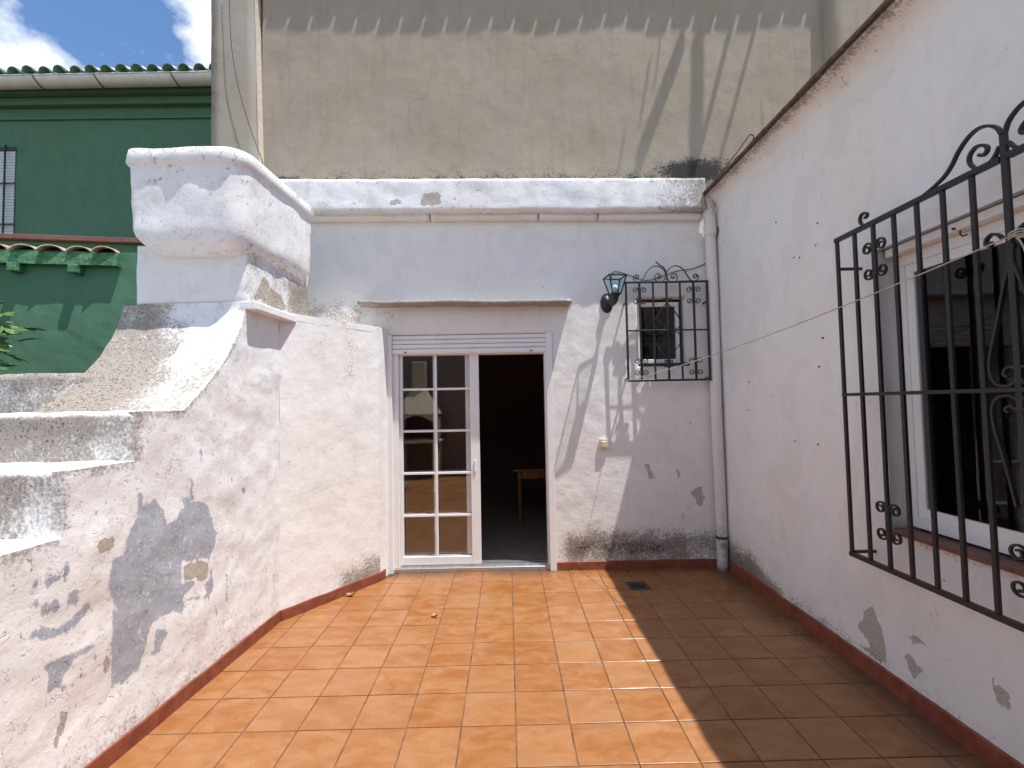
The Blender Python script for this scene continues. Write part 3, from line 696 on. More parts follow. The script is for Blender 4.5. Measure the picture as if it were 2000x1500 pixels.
obj('side_wall', V, F, M_stair, st, smooth=True, attrs=stair_attr(np.array(VV), np.array(ZZ)))
skirting(st, [LW(0, v, 0)[:2] for v in (-3.46, -2.4, -1.2, 0.002)], h=0.085)
for k, (v0, z) in enumerate(steps):
    v1 = steps[k+1][0] if k+1 < len(steps) else -0.60
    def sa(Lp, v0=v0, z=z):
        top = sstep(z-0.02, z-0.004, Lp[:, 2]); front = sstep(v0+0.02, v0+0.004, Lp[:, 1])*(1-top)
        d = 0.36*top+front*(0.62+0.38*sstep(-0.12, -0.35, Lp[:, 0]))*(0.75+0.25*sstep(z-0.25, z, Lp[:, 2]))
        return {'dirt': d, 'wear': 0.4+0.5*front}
    dense_box('step', LW, -1.15, -0.010, v0, v1+0.02, max(z-0.32, 0.0), z, M_stair, st, step=0.035, amp=0.008, attr_fn=sa, rnd=0.014)
# curved sweep
prof = spline([(0, v, z) for v, z in SWEEP], 5); us = frange(-0.905, -0.003, 0.025)
P = np.zeros((len(prof), len(us), 3)); dd = []
for i, p in enumerate(prof):
    for j, u in enumerate(us):
        wpt = LW(u, p.y-0.004, p.z+0.002); P[i, j] = np.array(wpt)+np.array(nvec(wpt, 6, 0.007, 4))
        s = i/(len(prof)-1); dd.append(0.36+0.46*float(sstep(-0.25, -0.62, u))+0.26*float(sstep(0.80, 0.35, s))*(0.75+0.25*float(sstep(0.0, -0.4, u)))-0.36*float(sstep(0.62, 0.9, s))*float(sstep(-0.70, -0.5, u)))
grid_surface('sweep', P[::-1], M_stair, st, attrs={'dirt': np.array(dd).reshape(len(prof), len(us))[::-1].ravel(), 'wear': np.full(len(dd), 0.9)})
Vl = []; Fl = []
for p in prof: Vl += [tuple(LW(-0.905, p.y-0.004, p.z+0.002)), tuple(LW(-0.905, p.y-0.004, 1.3))]
Vl += [tuple(LW(-0.905, 0.0, 2.404)), tuple(LW(-0.905, 0.0, 1.3))]
Fl = [(2*i, 2*i+1, 2*i+3, 2*i+2) for i in range(len(prof))]
obj('sweep_side', Vl, Fl, M_stair, st)
dense_box('sweep_shelf', LW, -0.905, 0.002, -0.447, 0.0, 2.30, 2.410, M_stair, st, step=0.035, amp=0.006, rnd=0.012, attr_fn=lambda Lp: {'dirt': 0.25+0.55*sstep(-0.62, -0.82, Lp[:, 0]), 'wear': np.full(len(Lp), 0.7)})
# pillar with ledge below it, trough above
def pil_attr(Lp):
    side = sstep(-0.02, -0.005, Lp[:, 0])
    d = side*(0.32+0.66*sstep(0.0, 0.28, Lp[:, 1])*sstep(2.80, 2.62, Lp[:, 2]))+0.12
    pe = np.where(Lp[:, 0] > -0.02, poly_sd(Lp[:, 1], Lp[:, 2], [(-0.38,2.44),(-0.30,2.56),(-0.22,2.66),(-0.15,2.58),(0.02,2.55),(0.08,2.42),(-0.05,2.41)]), -1)+0.012
    return {'dirt': d, 'wear': 0.45+0.4*side, 'peel': pe}
dense_box('pillar', LW, -0.815, 0.004, -0.440, 0.452, 2.405, 2.84, M_stair, st, step=0.025, amp=0.007, attr_fn=pil_attr, rnd=0.012)
lv = [(-0.03,-0.455),(0.075,-0.455),(0.075,0.10),(0.062,0.13),(-0.03,0.235)]
obj('ledge', [tuple(LW(u, v, 2.352)) for u, v in lv]+[tuple(LW(u, v, 2.408)) for u, v in lv], [(4,3,2,1,0),(5,6,7,8,9)]+[(i, (i+1) % 5, (i+1) % 5+5, i+5) for i in range(5)], M_stair, st, bevel=0.006)
def rrect(u0, u1, v0, v1, rad, n=7, m=14):
    """rounded rectangle, corner radii per corner (front-left, front-right, back-right, back-left), sides subdivided"""
    cs = [(u0, v0, math.pi, rad[0]), (u1, v0, 1.5*math.pi, rad[1]), (u1, v1, 0.0, rad[2]), (u0, v1, 0.5*math.pi, rad[3])]
    o = []
    for k, (x, y, a0, r) in enumerate(cs):
        cx = x+r if x == u0 else x-r; cy = y+r if y == v0 else y-r
        arc = [(cx+r*math.cos(a0+0.5*math.pi*i/n), cy+r*math.sin(a0+0.5*math.pi*i/n)) for i in range(n+1)]
        if o:
            a, b = o[-1], arc[0]; o += [(a[0]+(b[0]-a[0])*i/m, a[1]+(b[1]-a[1])*i/m) for i in range(1, m)]
        o += arc
    a, b = o[-1], o[0]; o += [(a[0]+(b[0]-a[0])*i/m, a[1]+(b[1]-a[1])*i/m) for i in range(1, m)]
    return o
levels = [(2.735, 0.17), (2.738, 0.12), (2.750, 0.075), (2.775, 0.040), (2.81, 0.016), (2.86, 0.004)]+[(2.86+0.045*k, 0.002-0.002*k*0.5) for k in range(1, 11)]
rim = [(3.342, -0.010), (3.350, -0.024), (3.362, -0.030), (3.40, -0.030), (3.445, -0.026), (3.452, -0.018), (3.455, 0.0), (3.455, 0.09), (3.44, 0.10), (3.30, 0.11)]
rings = []; LV = levels+rim
for z, ins in LV:
    rl = max(0.03, 0.05-ins*0.3)
    rings.append([(u, v, z) for u, v in rrect(-0.742+ins, 0.052-ins, -0.592+ins, 0.395-min(max(ins, -0.01), 0.1), (rl, max(0.05, 0.13-ins*0.4), 0.02, 0.02))])
n = len(rings[0]); V = []; F = []; at = []
for r in rings:
    for q in r:
        # bottom left end of the trough rises in a round
        u, v, z = q; lift = 0.10*max(0.0, (-0.55-u)/0.19)**2*max(0.0, (2.95-z)/0.2) if z < 2.95 else 0.0
        # the rim drops a little from left to right
        z2 = z+lift-0.020*(u+0.74)/0.8*max(0.0, (z-3.2)/0.25)
        wpt = LW(u, v, z2); V.append(tuple(Vector(wpt)+nvec(wpt, 4.5, 0.009, 4)))
        at.append(0.12+0.30*float(sstep(3.36, 3.44, z))+0.35*float(sstep(2.85, 2.76, z))*float(sstep(-0.1, 0.04, u))+0.3*float(sstep(0.25, 0.40, v)))
for i in range(len(rings)-1):
    for k in range(n): F.append((i*n+k, i*n+(k+1) % n, (i+1)*n+(k+1) % n, (i+1)*n+k))
F.append(tuple(range(n))[::-1]); F.append(tuple(range((len(rings)-1)*n, len(rings)*n)))
obj('trough', V, F, M_stair, st, smooth=True, attrs={'dirt': at, 'wear': [1.0]*len(V)})
# body of masonry behind the flight, low wall on the left
m = MB()
def lbox(u0, u1, v0, v1, z0, z1): return [tuple(LW(*p)) for p in boxv(u0, u1, v0, v1, z0, z1)]
m.add(lbox(-0.90, -0.03, -0.62, -0.01, 0.0, 1.66), BOXF); m.add(lbox(-0.90, -0.03, -0.42, -0.012, 1.66, 2.31), BOXF); m.add(lbox(-1.14, -0.03, -3.4, -0.63, -0.02, 0.10), BOXF); m.add(lbox(-0.80, -0.04, -0.01, 0.44, 0.0, 2.41), BOXF)
m.make('core', M_stair, st)
lw = dense_box('low_wall', LW, -4.5, -0.80, -0.785, -0.63, 0.0, 1.905, M_stair, None, step=0.05, amp=0.008, rnd=0.02, attr_fn=lambda Lp: {'dirt': 0.62+0.22*sstep(1.75, 1.90, Lp[:, 2]), 'wear': np.full(len(Lp), 0.8)})
tagit(lw, 'low stained off-white wall beside the curved top of the stairs', 'wall')

# ================================================================== RIGHT-HAND HOUSE
rh = empty('side_house', (RX, 2.0, 0), 'white side house with barred window and thin dark eave', 'house')
OY0, OY1, OZ0, OZ1 = 1.00, 2.622, 0.905, 2.498
def cq(x, y): return (1450+x/3.75, 1100+y/3.75)
def right_attr(u, z):
    def P(pp): return poly_sd(u, z, [(lambda q: (q[1], q[2]))(PX(*cq(x, y), RX)) for x, y in pp])
    peel = np.maximum.reduce([P([(820,460),(880,400),(910,330),(960,318),(1000,420),(1040,580),(1052,738),(1000,730),(920,670),(860,600),(930,635),(925,580),(890,530),(840,480)]),
                              P([(1212,512),(1270,530),(1320,555),(1382,640),(1310,600),(1270,590),(1235,622)]), P([(1180,680),(1240,662),(1270,720),(1348,802),(1290,810),(1280,852),(1235,835),(1210,740)]),
                              P([(1835,825),(1890,880),(1960,960),(1975,1060),(1920,1100),(1860,1010),(1840,920)])])+0.016
    dirt = 0.62*sstep(0.26, 0.07, z)*(0.45+0.55*sstep(2.2, 3.6, u))+0.75*sstep(0.55, 0.1, z)*sstep(3.6, 4.25, u)
    dirt = np.maximum(dirt, 0.45*sstep(3.58, 3.66, z))
    dirt = np.maximum(dirt, 0.35*sstep(0.05, 0.0, np.abs(z-0.87))*((u > OY0) & (u < OY1)))
    return {'peel': peel, 'dirt': dirt, 'wear': 0.10+0.55*sstep(0.5, 0.1, z), 'mould': 0.5*sstep(0.5, 0.15, z)*sstep(4.0, 4.4, u)}
wall_grid('wall', (RX, 0, 0), (0, 1, 0), (-1, 0, 0), -2.2, BY+0.01, -0.02, 3.60, M_white, rh, step=0.026, holes=[(OY0, OY1, OZ0, OZ1)], depth=0.165, amp=0.006, nscale=1.6, attr_fn=right_attr)
# flared cornice and thin roof edge
pr = [(RX, 3.52), (RX-0.004, 3.57), (RX-0.018, 3.61), (RX-0.045, 3.642), (RX-0.085, 3.660), (RX-0.118, 3.668), (RX-0.122, 3.690)]
ys = frange(-2.2, BY-0.10, 0.04); P = np.zeros((len(ys), len(pr), 3)); dr = []
for i, y in enumerate(ys):
    for j, (x, z) in enumerate(pr):
        k = 0.012*mnoise.fractal(Vector((x*2, y*3.1, z*2)), 1, 2, 4); P[i, j] = (x+k*min(1, j/3), y, z+0.010*(y-3.4)+k*0.7); dr.append(0.12+0.34*(j >= 4)+0.25*(j >= 5))
grid_surface('cornice', P, M_white, rh, attrs={'dirt': dr, 'wear': [0.6]*len(dr)})
V = []; F = []
for i, y in enumerate(ys):
    e = 0.010*mnoise.noise(Vector((y*6, 2, 5)))+0.012*mnoise.noise(Vector((y*1.9, 8, 5))); z = 3.693+0.010*(y-3.4)+0.4*e
    V += [(RX-0.150+e, y, z), (RX-0.150+e, y, z+0.024), (RX+4.0, y, z+0.030), (RX-0.10, y, z-0.004)]
for i in range(len(ys)-1):
    a, b = i*4, (i+1)*4; F += [(a, a+1, b+1, b), (a+1, a+2, b+2, b+1), (a, b, b+3, a+3)]
F.append((0, 3, 2, 1)); e = (len(ys)-1)*4; F.append((e, e+1, e+2, e+3))
obj('roof_edge', V, F, simple('dark_weathered_slab', (0.13, 0.085, 0.065), 0.85, 0.2, var=0.4, nscale=30), rh)
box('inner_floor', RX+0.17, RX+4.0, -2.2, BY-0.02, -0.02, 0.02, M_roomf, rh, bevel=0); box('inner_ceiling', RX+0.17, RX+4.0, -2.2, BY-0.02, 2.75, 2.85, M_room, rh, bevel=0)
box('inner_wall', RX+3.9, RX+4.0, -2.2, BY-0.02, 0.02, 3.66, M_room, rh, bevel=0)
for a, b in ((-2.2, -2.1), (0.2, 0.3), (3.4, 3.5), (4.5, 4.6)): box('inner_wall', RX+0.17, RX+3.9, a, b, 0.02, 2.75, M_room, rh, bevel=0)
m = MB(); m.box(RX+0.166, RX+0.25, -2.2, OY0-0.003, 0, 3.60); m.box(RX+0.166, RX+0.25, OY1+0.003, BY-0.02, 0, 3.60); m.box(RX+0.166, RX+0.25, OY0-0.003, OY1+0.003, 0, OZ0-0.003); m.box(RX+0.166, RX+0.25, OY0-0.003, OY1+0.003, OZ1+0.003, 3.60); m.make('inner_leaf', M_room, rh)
skirting(rh, [(RX, BY-0.02), (RX, 2.5), (RX, -1.8)], h=0.10, th=0.016)
for px, py in ((1597,436),(1594,479),(1562,503),(1516,434),(1607,660),(1463,746),(1553,862),(1600,716),(1598,868),(1862,447),(1462,800),(1551,503)):
    p = PX(px, py, RX); m = MB(); m.lathe((RX+0.006, p[1], p[2]), (-1, 0, 0), [(0.007, 0), (0.0065, 0.010), (0.003, 0.013)], 8); m.make('nail', M_rust, rh)
# its window
wn = box('window', RX+0.095, RX+0.16, OY0+0.004, OY1-0.004, OZ0+0.030, OZ0+0.085, M_alu, rh, bevel=0.003)
box('frame', RX+0.10, RX+0.16, OY0+0.004, OY1-0.004, OZ1-0.11, OZ1-0.05, M_alu, wn, bevel=0.003)
for a, b in ((OY0+0.004, OY0+0.06), (OY1-0.06, OY1-0.004)): box('frame', RX+0.10, RX+0.16, a, b, OZ0+0.0855, OZ1-0.111, M_alu, wn, bevel=0.003)
for (a, b, x) in ((1.80, OY1-0.061, RX+0.105), (OY0+0.061, 1.86, RX+0.135)):
    sh = box('sash', x, x+0.024, a, a+0.05, OZ0+0.0855, OZ1-0.1105, M_alu, wn, bevel=0.002)
for (a, b, x) in ((1.80, OY1-0.061, RX+0.105), (OY0+0.061, 1.86, RX+0.135)):
    for q in ((b-0.05, b, OZ0+0.0855, OZ1-0.1105), (a+0.051, b-0.051, OZ0+0.0855, OZ0+0.14), (a+0.051, b-0.051, OZ1-0.16, OZ1-0.1105)): box('sash', x, x+0.024, *q, M_alu, wn, bevel=0.002)
    obj('pane', [(x+0.012, a+0.045, OZ0+0.13), (x+0.012, b-0.045, OZ0+0.13), (x+0.012, b-0.045, OZ1-0.15), (x+0.012, a+0.045, OZ1-0.15)], [(0,1,2,3)], M_wglass, wn)
box('shutter_box', RX+0.04, RX+0.16, OY0+0.004, OY1-0.004, OZ1-0.049, OZ1-0.004, M_alu, wn, bevel=0.003)
yy = frange(OY0+0.002, OY1-0.002, 0.27)
for a, b in zip(yy[:-1], yy[1:]): box('sill_tile', RX-0.022, RX+0.10, a+0.0015, b-0.0015, OZ0-0.006, OZ0+0.016+random.uniform(-0.001, 0.001), M_sill, wn, bevel=0.003)
m = MB(); hk = [PX(x, y, RX+0.06) for x, y in ((1886, 446), (1878, 447), (1875, 455), (1880, 461), (1889, 458))]; m.tube(spline([tuple(p) for p in hk], 4), 0.004, 6); m.make('hook', M_rust, wn, smooth=True)

# ================================================================== IRON GRILLES
def curl(cx, cy, R, a0, turns, sgn, n=22, end=0.28):
    """spiral in plane coordinates starting on radius R at angle a0, winding inwards"""
    return [(cx+R*(1-(1-end)*t)*math.cos(a0+sgn*2*math.pi*turns*t), cy+R*(1-(1-end)*t)*math.sin(a0+sgn*2*math.pi*turns*t)) for t in [k/n for k in range(n+1)]]
def band(name, pts2, fr, parent, w_=0.0045, d_=0.007, n=8):
    """flat iron band along points of the grille plane"""
    P = [Vector(fr(a, b, 0)) for a, b in pts2]; nrm = (Vector(fr(0, 0, 1))-Vector(fr(0, 0, 0))).normalized(); V = []; F = []
    for i in range(len(P)):
        t = (P[min(i+1, len(P)-1)]-P[max(i-1, 0)]).normalized(); s = t.cross(nrm).normalized()
        for a, b in ((-1, -1), (1, -1), (1, 1), (-1, 1)): V.append(P[i]+s*(a*w_)+nrm*(b*d_))
    for i in range(len(P)-1):
        for k in range(4): F.append((i*4+k, i*4+(k+1) % 4, (i+1)*4+(k+1) % 4, (i+1)*4+k))
    F.append((3, 2, 1, 0)); e = (len(P)-1)*4; F.append((e, e+1, e+2, e+3))
    return obj(name, V, F, M_iron, parent)
def curls_at(a, b, R, fr, parent, dz, wd):
    """four C-curls riveted to a bar at (a, b)"""
    for s in (-1, 1):
        for q in (-1, 1):
            cx, cy = a+s*(R+0.010), b+q*dz
            pts = [(a+s*0.010, b-q*0.0), (a+s*0.010, b+q*dz*0.6)]+curl(cx, cy, R, (math.pi if s > 0 else 0), 1.35, -1 if (s*q) > 0 else 1)
            band('scroll', pts, fr, parent, wd, 0.006)
# --- small grille on the wall with the door
SG = 0.105; gy = BY-SG
g0 = PY(1222, 552, gy); g1 = PY(1389, 741, gy); gx0, gx1, gz1, gz0 = g0[0], g1[0]-0.010, g0[2], g1[2]
sg = empty('window_grille', (gx0, BY, gz0), 'small black iron grille with scrolls over the little window by the wall lantern', 'window grille')
def fs(a, b, c): return (a, gy-c, b)
bx = [gx0+(gx1-gx0)*k/6 for k in range(7)]
for k, x in enumerate(bx):
    hw = 0.010 if k in (0, 6, 1, 3, 5) else 0.008
    box('bar', x-hw, x+hw, gy-0.008, gy+0.008, gz0+0.010, gz1-0.010, M_iron, sg, bevel=0.0015)
box('rail', gx0-0.012, gx1+0.012, gy-0.010, gy+0.010, gz1-0.0095, gz1+0.0105, M_iron, sg, bevel=0.002); box('rail', gx0-0.012, gx1+0.012, gy-0.010, gy+0.010, gz0-0.0105, gz0+0.0095, M_iron, sg, bevel=0.002)
zm = gz0+(gz1-gz0)*0.505; box('cross_rail', gx0, gx1, gy-0.0145, gy-0.0085, zm-0.008, zm+0.008, M_iron, sg, bevel=0.001)
for x in (gx0, gx1):
    for z in (gz0+0.02, gz1-0.20): box('wall_fixing', x-0.008, x+0.008, gy+0.0085, BY+0.01, z-0.007, z+0.007, M_iron, sg, bevel=0.001)
sR = 0.030
for x in (bx[1], bx[5]):
    curls_at(x, gz1-0.135, sR, fs, sg, 0.055, 0.0035); curls_at(x, gz0+0.135, sR, fs, sg, 0.055, 0.0035)
def c7(x, y): p = PY(1140+x/5.0, 500+y/5.0, gy-0.012); return (p[0], p[2])
mx = bx[3]
def mirror(pts, c): return [(2*c-a, b) for a, b in pts]
def sp2(pts, per=5): return [(p.x, p.z) for p in spline([(a, 0, b) for a, b in pts], per)]
topS = [(525,205),(513,197),(508,210),(520,222),(540,210),(536,188),(510,183),(490,205),(500,235),(535,250),(570,238),(600,190),(640,128),(690,97),(740,102),(785,132),(808,180)]
topI = [(745,205),(731,197),(724,208),(735,220),(757,205),(745,178),(715,172),(697,200),(708,235),(745,250),(785,235),(808,195)]
lyr = [(772,440),(765,425),(775,410),(800,418),(812,450),(780,495),(735,555),(705,605),(695,650),(715,700),(765,715),(805,690),(800,650),(775,638),(762,660),(785,672)]
lyr2 = [(762,765),(780,800),(795,785),(775,748),(735,745),(703,775),(697,820),(720,870),(770,930),(806,985)]
for pts in (topS, topI, lyr, lyr2):
    q = sp2([c7(*p) for p in pts]); band('scroll', q, fs, sg, 0.0038, 0.006); band('scroll', mirror(q, mx), fs, sg, 0.0038, 0.006)
band('scroll', sp2([c7(*p) for p in [(706,50),(745,85),(782,108),(806,150),(815,210),(815,255)]]), fs, sg, 0.005, 0.005)
curls_at(mx, gz0+0.165, 0.018, fs, sg, 0.02, 0.003)

# --- large grille on the side house
GX = 2.0; GZ1, GZ0, GZM = 2.600, 0.742, 1.672; GC = 1.795
bg_ = empty('window_grille', (RX, GC, GZ0), 'large black iron window grille with scrolled crest on the shaded side wall', 'window grille')
def fb(a, b, c): return (GX-c, a, b)
by = [2.742]+[GC+0.1345*k for k in range(6, -1, -1)]; by = by+[2*GC-y for y in by[:-1][::-1]]
for k, y in enumerate(by):
    hw = 0.0098 if k != 7 else 0.0125
    box('bar', GX-0.0085, GX+0.0085, y-hw, y+hw, GZ0+0.013, GZ1-0.013 if k != 7 else GZ1+0.095, M_iron, bg_, bevel=0.002)
for z in (GZ1, GZ0): 
    if z == GZ1:
        for a, b in ((by[-1]-0.012, GC-0.0145), (GC+0.0145, by[0]+0.012)): box('rail', GX-0.013, GX+0.013, a, b, z-0.0125, z+0.0125, M_iron, bg_, bevel=0.002)
    else: box('rail', GX-0.013, GX+0.013, by[-1]-0.012, by[0]+0.012, z-0.0125, z+0.0125, M_iron, bg_, bevel=0.002)
box('cross_rail', GX-0.0175, GX-0.011, by[-1], by[0], GZM-0.009, GZM+0.009, M_iron, bg_, bevel=0.001)
for y in (by[0], by[-1]):
    for z in (GZ0+0.012, GZ1-0.175): box('wall_fixing', GX+0.011, RX+0.01, y-0.008, y+0.008, z-0.008, z+0.008, M_iron, bg_, bevel=0.001)
for y in (by[2], by[-3]):
    curls_at(y, GZ1-0.20, 0.036, fb, bg_, 0.068, 0.0045); curls_at(y, GZ0+0.25, 0.036, fb, bg_, 0.068, 0.0045)
def d7(x, y): p = PX(1560+x/3.0, 180+y/3.0, GX-0.012); return (p[1], p[2])
def dp(x, y): p = PX(x, y, GX-0.012); return (p[1], p[2])
crest = sp2([d7(*p) for p in [(376,738),(388,728),(392,712),(376,706),(354,722),(347,752),(362,776),(410,768),(480,737),(580,685),(680,638),(780,568),(880,480),(940,400),(985,312),(1040,232),(1100,177),(1165,156),(1220,168),(1248,205)]])
inner = sp2([d7(*p) for p in [(1108,330),(1130,335),(1155,315),(1160,285),(1130,272),(1085,290),(1052,340),(1055,385),(1090,412),(1140,405),(1200,350),(1238,275)]])
heart = sp2([dp(*p) for p in [(1981,475),(1962,555),(1946,640),(1934,700),(1936,734),(1951,752),(1975,752),(1987,735),(1984,719),(1969,717),(1961,730),(1969,736)]])
heart2 = sp2([dp(*p) for p in [(1968,806),(1962,800),(1972,793),(1985,800),(1989,785),(1970,773),(1946,778),(1936,800),(1942,840),(1962,905),(1984,990)]])
knot = sp2([d7(*p) for p in [(1168,862),(1182,858),(1185,872),(1170,880),(1152,868),(1158,838),(1190,808),(1230,812),(1256,835)]])
sh_ = GC-PX(1979, 240, GX-0.012)[1]; sm_ = GC-PX(1984, 640, GX-0.012)[1]
crest = [(a+sh_*max(0, min(1, (2.55-a)/0.6)), b) for a, b in crest]; inner = [(a+sh_, b) for a, b in inner]; knot = [(a+sh_, b) for a, b in knot]; heart = [(a+sm_, b) for a, b in heart]; heart2 = [(a+sm_*0.5, b) for a, b in heart2]
for q, wd in ((crest, 0.0055), (inner, 0.0055), (heart, 0.005), (heart2, 0.005), (knot, 0.005)):
    band('scroll', q, fb, bg_, wd, 0.008); band('scroll', mirror(q, GC), fb, bg_, wd, 0.008)
curls_at(GC, GZ0+0.22, 0.036, fb, bg_, 0.068, 0.0045)

# ================================================================== WALL LANTERN, SWITCH, PIPE, CORDS, DRAIN
LY = 4.47; lc = PY(1201, 556, LY); LX, LZ = lc[0], lc[2]
ln = empty('wall_lantern', (LX, BY, LZ-0.15), 'black four-sided wall lantern with clear glass beside the small grille', 'lantern')
lt, lb_, zt, zb = 0.085, 0.043, LZ+0.075, LZ-0.092; ang = math.radians(8)
def lp(sx, sy, h, z): return (LX+(sx*math.cos(ang)-sy*math.sin(ang))*h, LY+(sx*math.sin(ang)+sy*math.cos(ang))*h, z)
co = [(-1,-1), (1,-1), (1,1), (-1,1)]
m = MB()
for k in range(4):
    a, b = co[k], co[(k+1) % 4]
    m.tube([lp(*a, lt, zt), lp(*a, lb_, zb)], 0.0075, 4, rot0=0.785); m.tube([lp(*a, lt, zt), lp(*b, lt, zt)], 0.0085, 4, rot0=0.785); m.tube([lp(*a, lb_, zb), lp(*b, lb_, zb)], 0.007, 4, rot0=0.785)
m.make('frame', M_iron, ln)
for k in range(4):
    a, b = co[k], co[(k+1) % 4]; obj('pane', [lp(*a, lb_*0.97, zb), lp(*b, lb_*0.97, zb), lp(*b, lt*0.97, zt-0.004), lp(*a, lt*0.97, zt-0.004)], [(0,1,2,3)], M_lglass, ln)
m = MB(); m.lathe((LX, LY, zb-0.085), (0, 0, 1), [(0.004, -0.012), (0.012, -0.008), (0.013, 0.002), (0.020, 0.012), (0.030, 0.030), (0.034, 0.055), (0.048, 0.074), (0.052, 0.083)], 18); m.make('cup', M_iron, ln, smooth=True)
m = MB(); m.lathe((LX, LY, zb), (0, 0, 1), [(0.018, 0.0), (0.018, 0.028), (0.026, 0.036), (0.030, 0.060), (0.022, 0.082), (0.006, 0.090)], 16); m.make('bulb', simple('frosted_bulb', (0.7, 0.72, 0.72), 0.3), ln, smooth=True)
m = MB(); m.tube(spline([(LX, LY, zb-0.055), (LX-0.005, LY+0.06, zb-0.085), (LX-0.02, LY+0.13, zb-0.075), (LX-0.035, BY-0.01, zb-0.05)], 6), 0.016, 10); m.make('arm', M_iron, ln, smooth=True)
m = MB(); m.lathe((LX-0.040, BY+0.012, zb-0.045), (0, -1, 0), [(0.080, 0), (0.080, 0.018), (0.070, 0.028), (0.045, 0.034), (0.038, 0.060), (0.020, 0.066)], 24)
for i in range(len(m.v)):
    x, y, z = m.v[i]; m.v[i] = (LX-0.040+(x-LX+0.040)*0.8, y, zb-0.045+(z-zb+0.045)*1.25)
m.make('wall_plate', M_iron, ln, smooth=True)
sw = PY(1179, 867, BY); sx, sz_ = sw[0], sw[2]
swo = empty('light_switch', (sx, BY, sz_-0.045), 'cream plastic light switch on the wall under the lantern', 'light switch')
obj('plate', boxv(sx-0.044, sx+0.044, BY-0.030, BY+0.008, sz_-0.050, sz_+0.050), BOXF, M_cream_pl, swo, bevel=0.006, seg=2)
obj('rocker', boxv(sx-0.024, sx+0.024, BY-0.038, BY-0.0295, sz_-0.028, sz_+0.028), BOXF, M_cream_pl, swo, bevel=0.003)
# downpipe
dp_ = empty('downpipe', (2.07, 4.60, 0), 'white painted round downpipe in the corner between the two houses', 'downpipe')
def pipe(name, pts, r, par, n=18):
    v, f = tube_vf(pts, r, n); z = np.array([p[2] for p in v])
    return obj(name, v, f, M_pipe, par, smooth=True, attrs={'dirt': 0.16+0.36*sstep(0.75, 0.1, z)+0.35*sstep(3.40, 3.6, z), 'wear': np.full(len(v), 0.7)})
pipe('pipe', [(2.075+0.004*math.sin(z*3), 4.605, z) for z in frange(0.0, 3.36, 0.06)], 0.052, dp_)
pipe('collar', [(2.075, 4.605, z) for z in (3.30, 3.31, 3.42, 3.43)], [0.053, 0.062, 0.062, 0.053], dp_)
pipe('elbow', spline([(2.075, 4.605, 3.38), (2.07, 4.60, 3.52), (2.055, 4.59, 3.62), (2.03, 4.60, 3.70), (2.02, 4.68, 3.74)], 6), 0.056, dp_)
m = MB(); m.tube(spline([(2.125, 4.60, 3.40), (2.132, 4.56, 3.38), (2.128, 4.545, 3.34), (2.125, 4.56, 3.30), (2.128, 4.60, 3.31)], 4), 0.004, 6); m.make('clamp_wire', M_rust, dp_, smooth=True)
m = MB()
for z in (0.30,): m.lathe((2.075, 4.605, z), (0, 0, 1), [(0.0535, 0), (0.057, 0.004), (0.057, 0.022), (0.0535, 0.026)], 18)
m.make('clamp', M_rust, dp_, smooth=True)
# bent rods at the eave corner
rb = empty('bent_rod', tuple(PY(1400, 342, 4.45)), 'pair of thin rusty bent iron rods sticking up at the corner of the two roofs', 'iron rod')
for k, pp in enumerate([[(1396,352),(1420,322),(1445,290),(1462,266),(1468,263),(1472,268),(1467,282)], [(1410,345),(1428,322),(1440,306),(1445,304),(1446,312)]]):
    tube('rod', spline([tuple(PY(x, y, 4.45-0.03*k)) for x, y in pp], 5), 0.006, M_rust, rb, n=6)
# clothes line
p0 = Vector(PY(1224, 744, gy-0.02)); p1 = Vector((GX-0.02, GC+0.005, 0)); q = PX(1981, 458, GX-0.02); p1 = Vector((GX-0.02, q[1], q[2]))
cl = [p0.lerp(p1, t)+Vector((0, 0, -0.05*4*t*(1-t))) for t in frange(0, 1, 0.04)]
clo = empty('clothesline', tuple(p0), 'thin pale clothesline cord strung from the small grille to the large grille', 'clothesline')
tube('cord', cl, 0.0032, M_rope, clo, n=6)
m = MB(); 
for k in range(3): m.tube(spline([(p1.x+0.02+0.03*math.cos(a), p1.y+0.03*math.sin(a), p1.z+0.01*k-0.01+0.004*math.sin(2*a)) for a in [2*math.pi*i/10 for i in range(11)]], 3), 0.0032, 5)
m.tube(spline([tuple(p1), (p1.x-0.005, p1.y-0.03, p1.z-0.05), (p1.x-0.01, p1.y-0.05, p1.z-0.13), (p1.x-0.008, p1.y-0.045, p1.z-0.22)], 5), 0.0032, 5); m.make('knot', M_rope, clo, smooth=True)
# lantern cable
lcb = tube('cable', spline([tuple(PY(x, y, BY-0.012)) for x, y in [(1192,552),(1194,538),(1199,531),(1215,533),(1235,540),(1262,548),(1290,541),(1320,530),(1355,524),(1384,512)]], 6), 0.004, M_wire, None, n=6)
tagit(lcb, 'thin dark cable running along the wall above the lantern and small grille', 'cable')
# hanging wire on the tall wall
hw_ = tube('hanging_wire', spline([tuple(PY(x, y, 4.60)) for x, y in [(446,-60),(448,0),(450,60),(456,120),(468,180),(487,245),(505,295),(513,318),(512,335)]], 6), 0.0035, M_wire, None, n=6)
tagit(hw_, 'thin loose wire hanging down the beige building beside the pilaster side coloured lighter as if sunlit', 'wire')
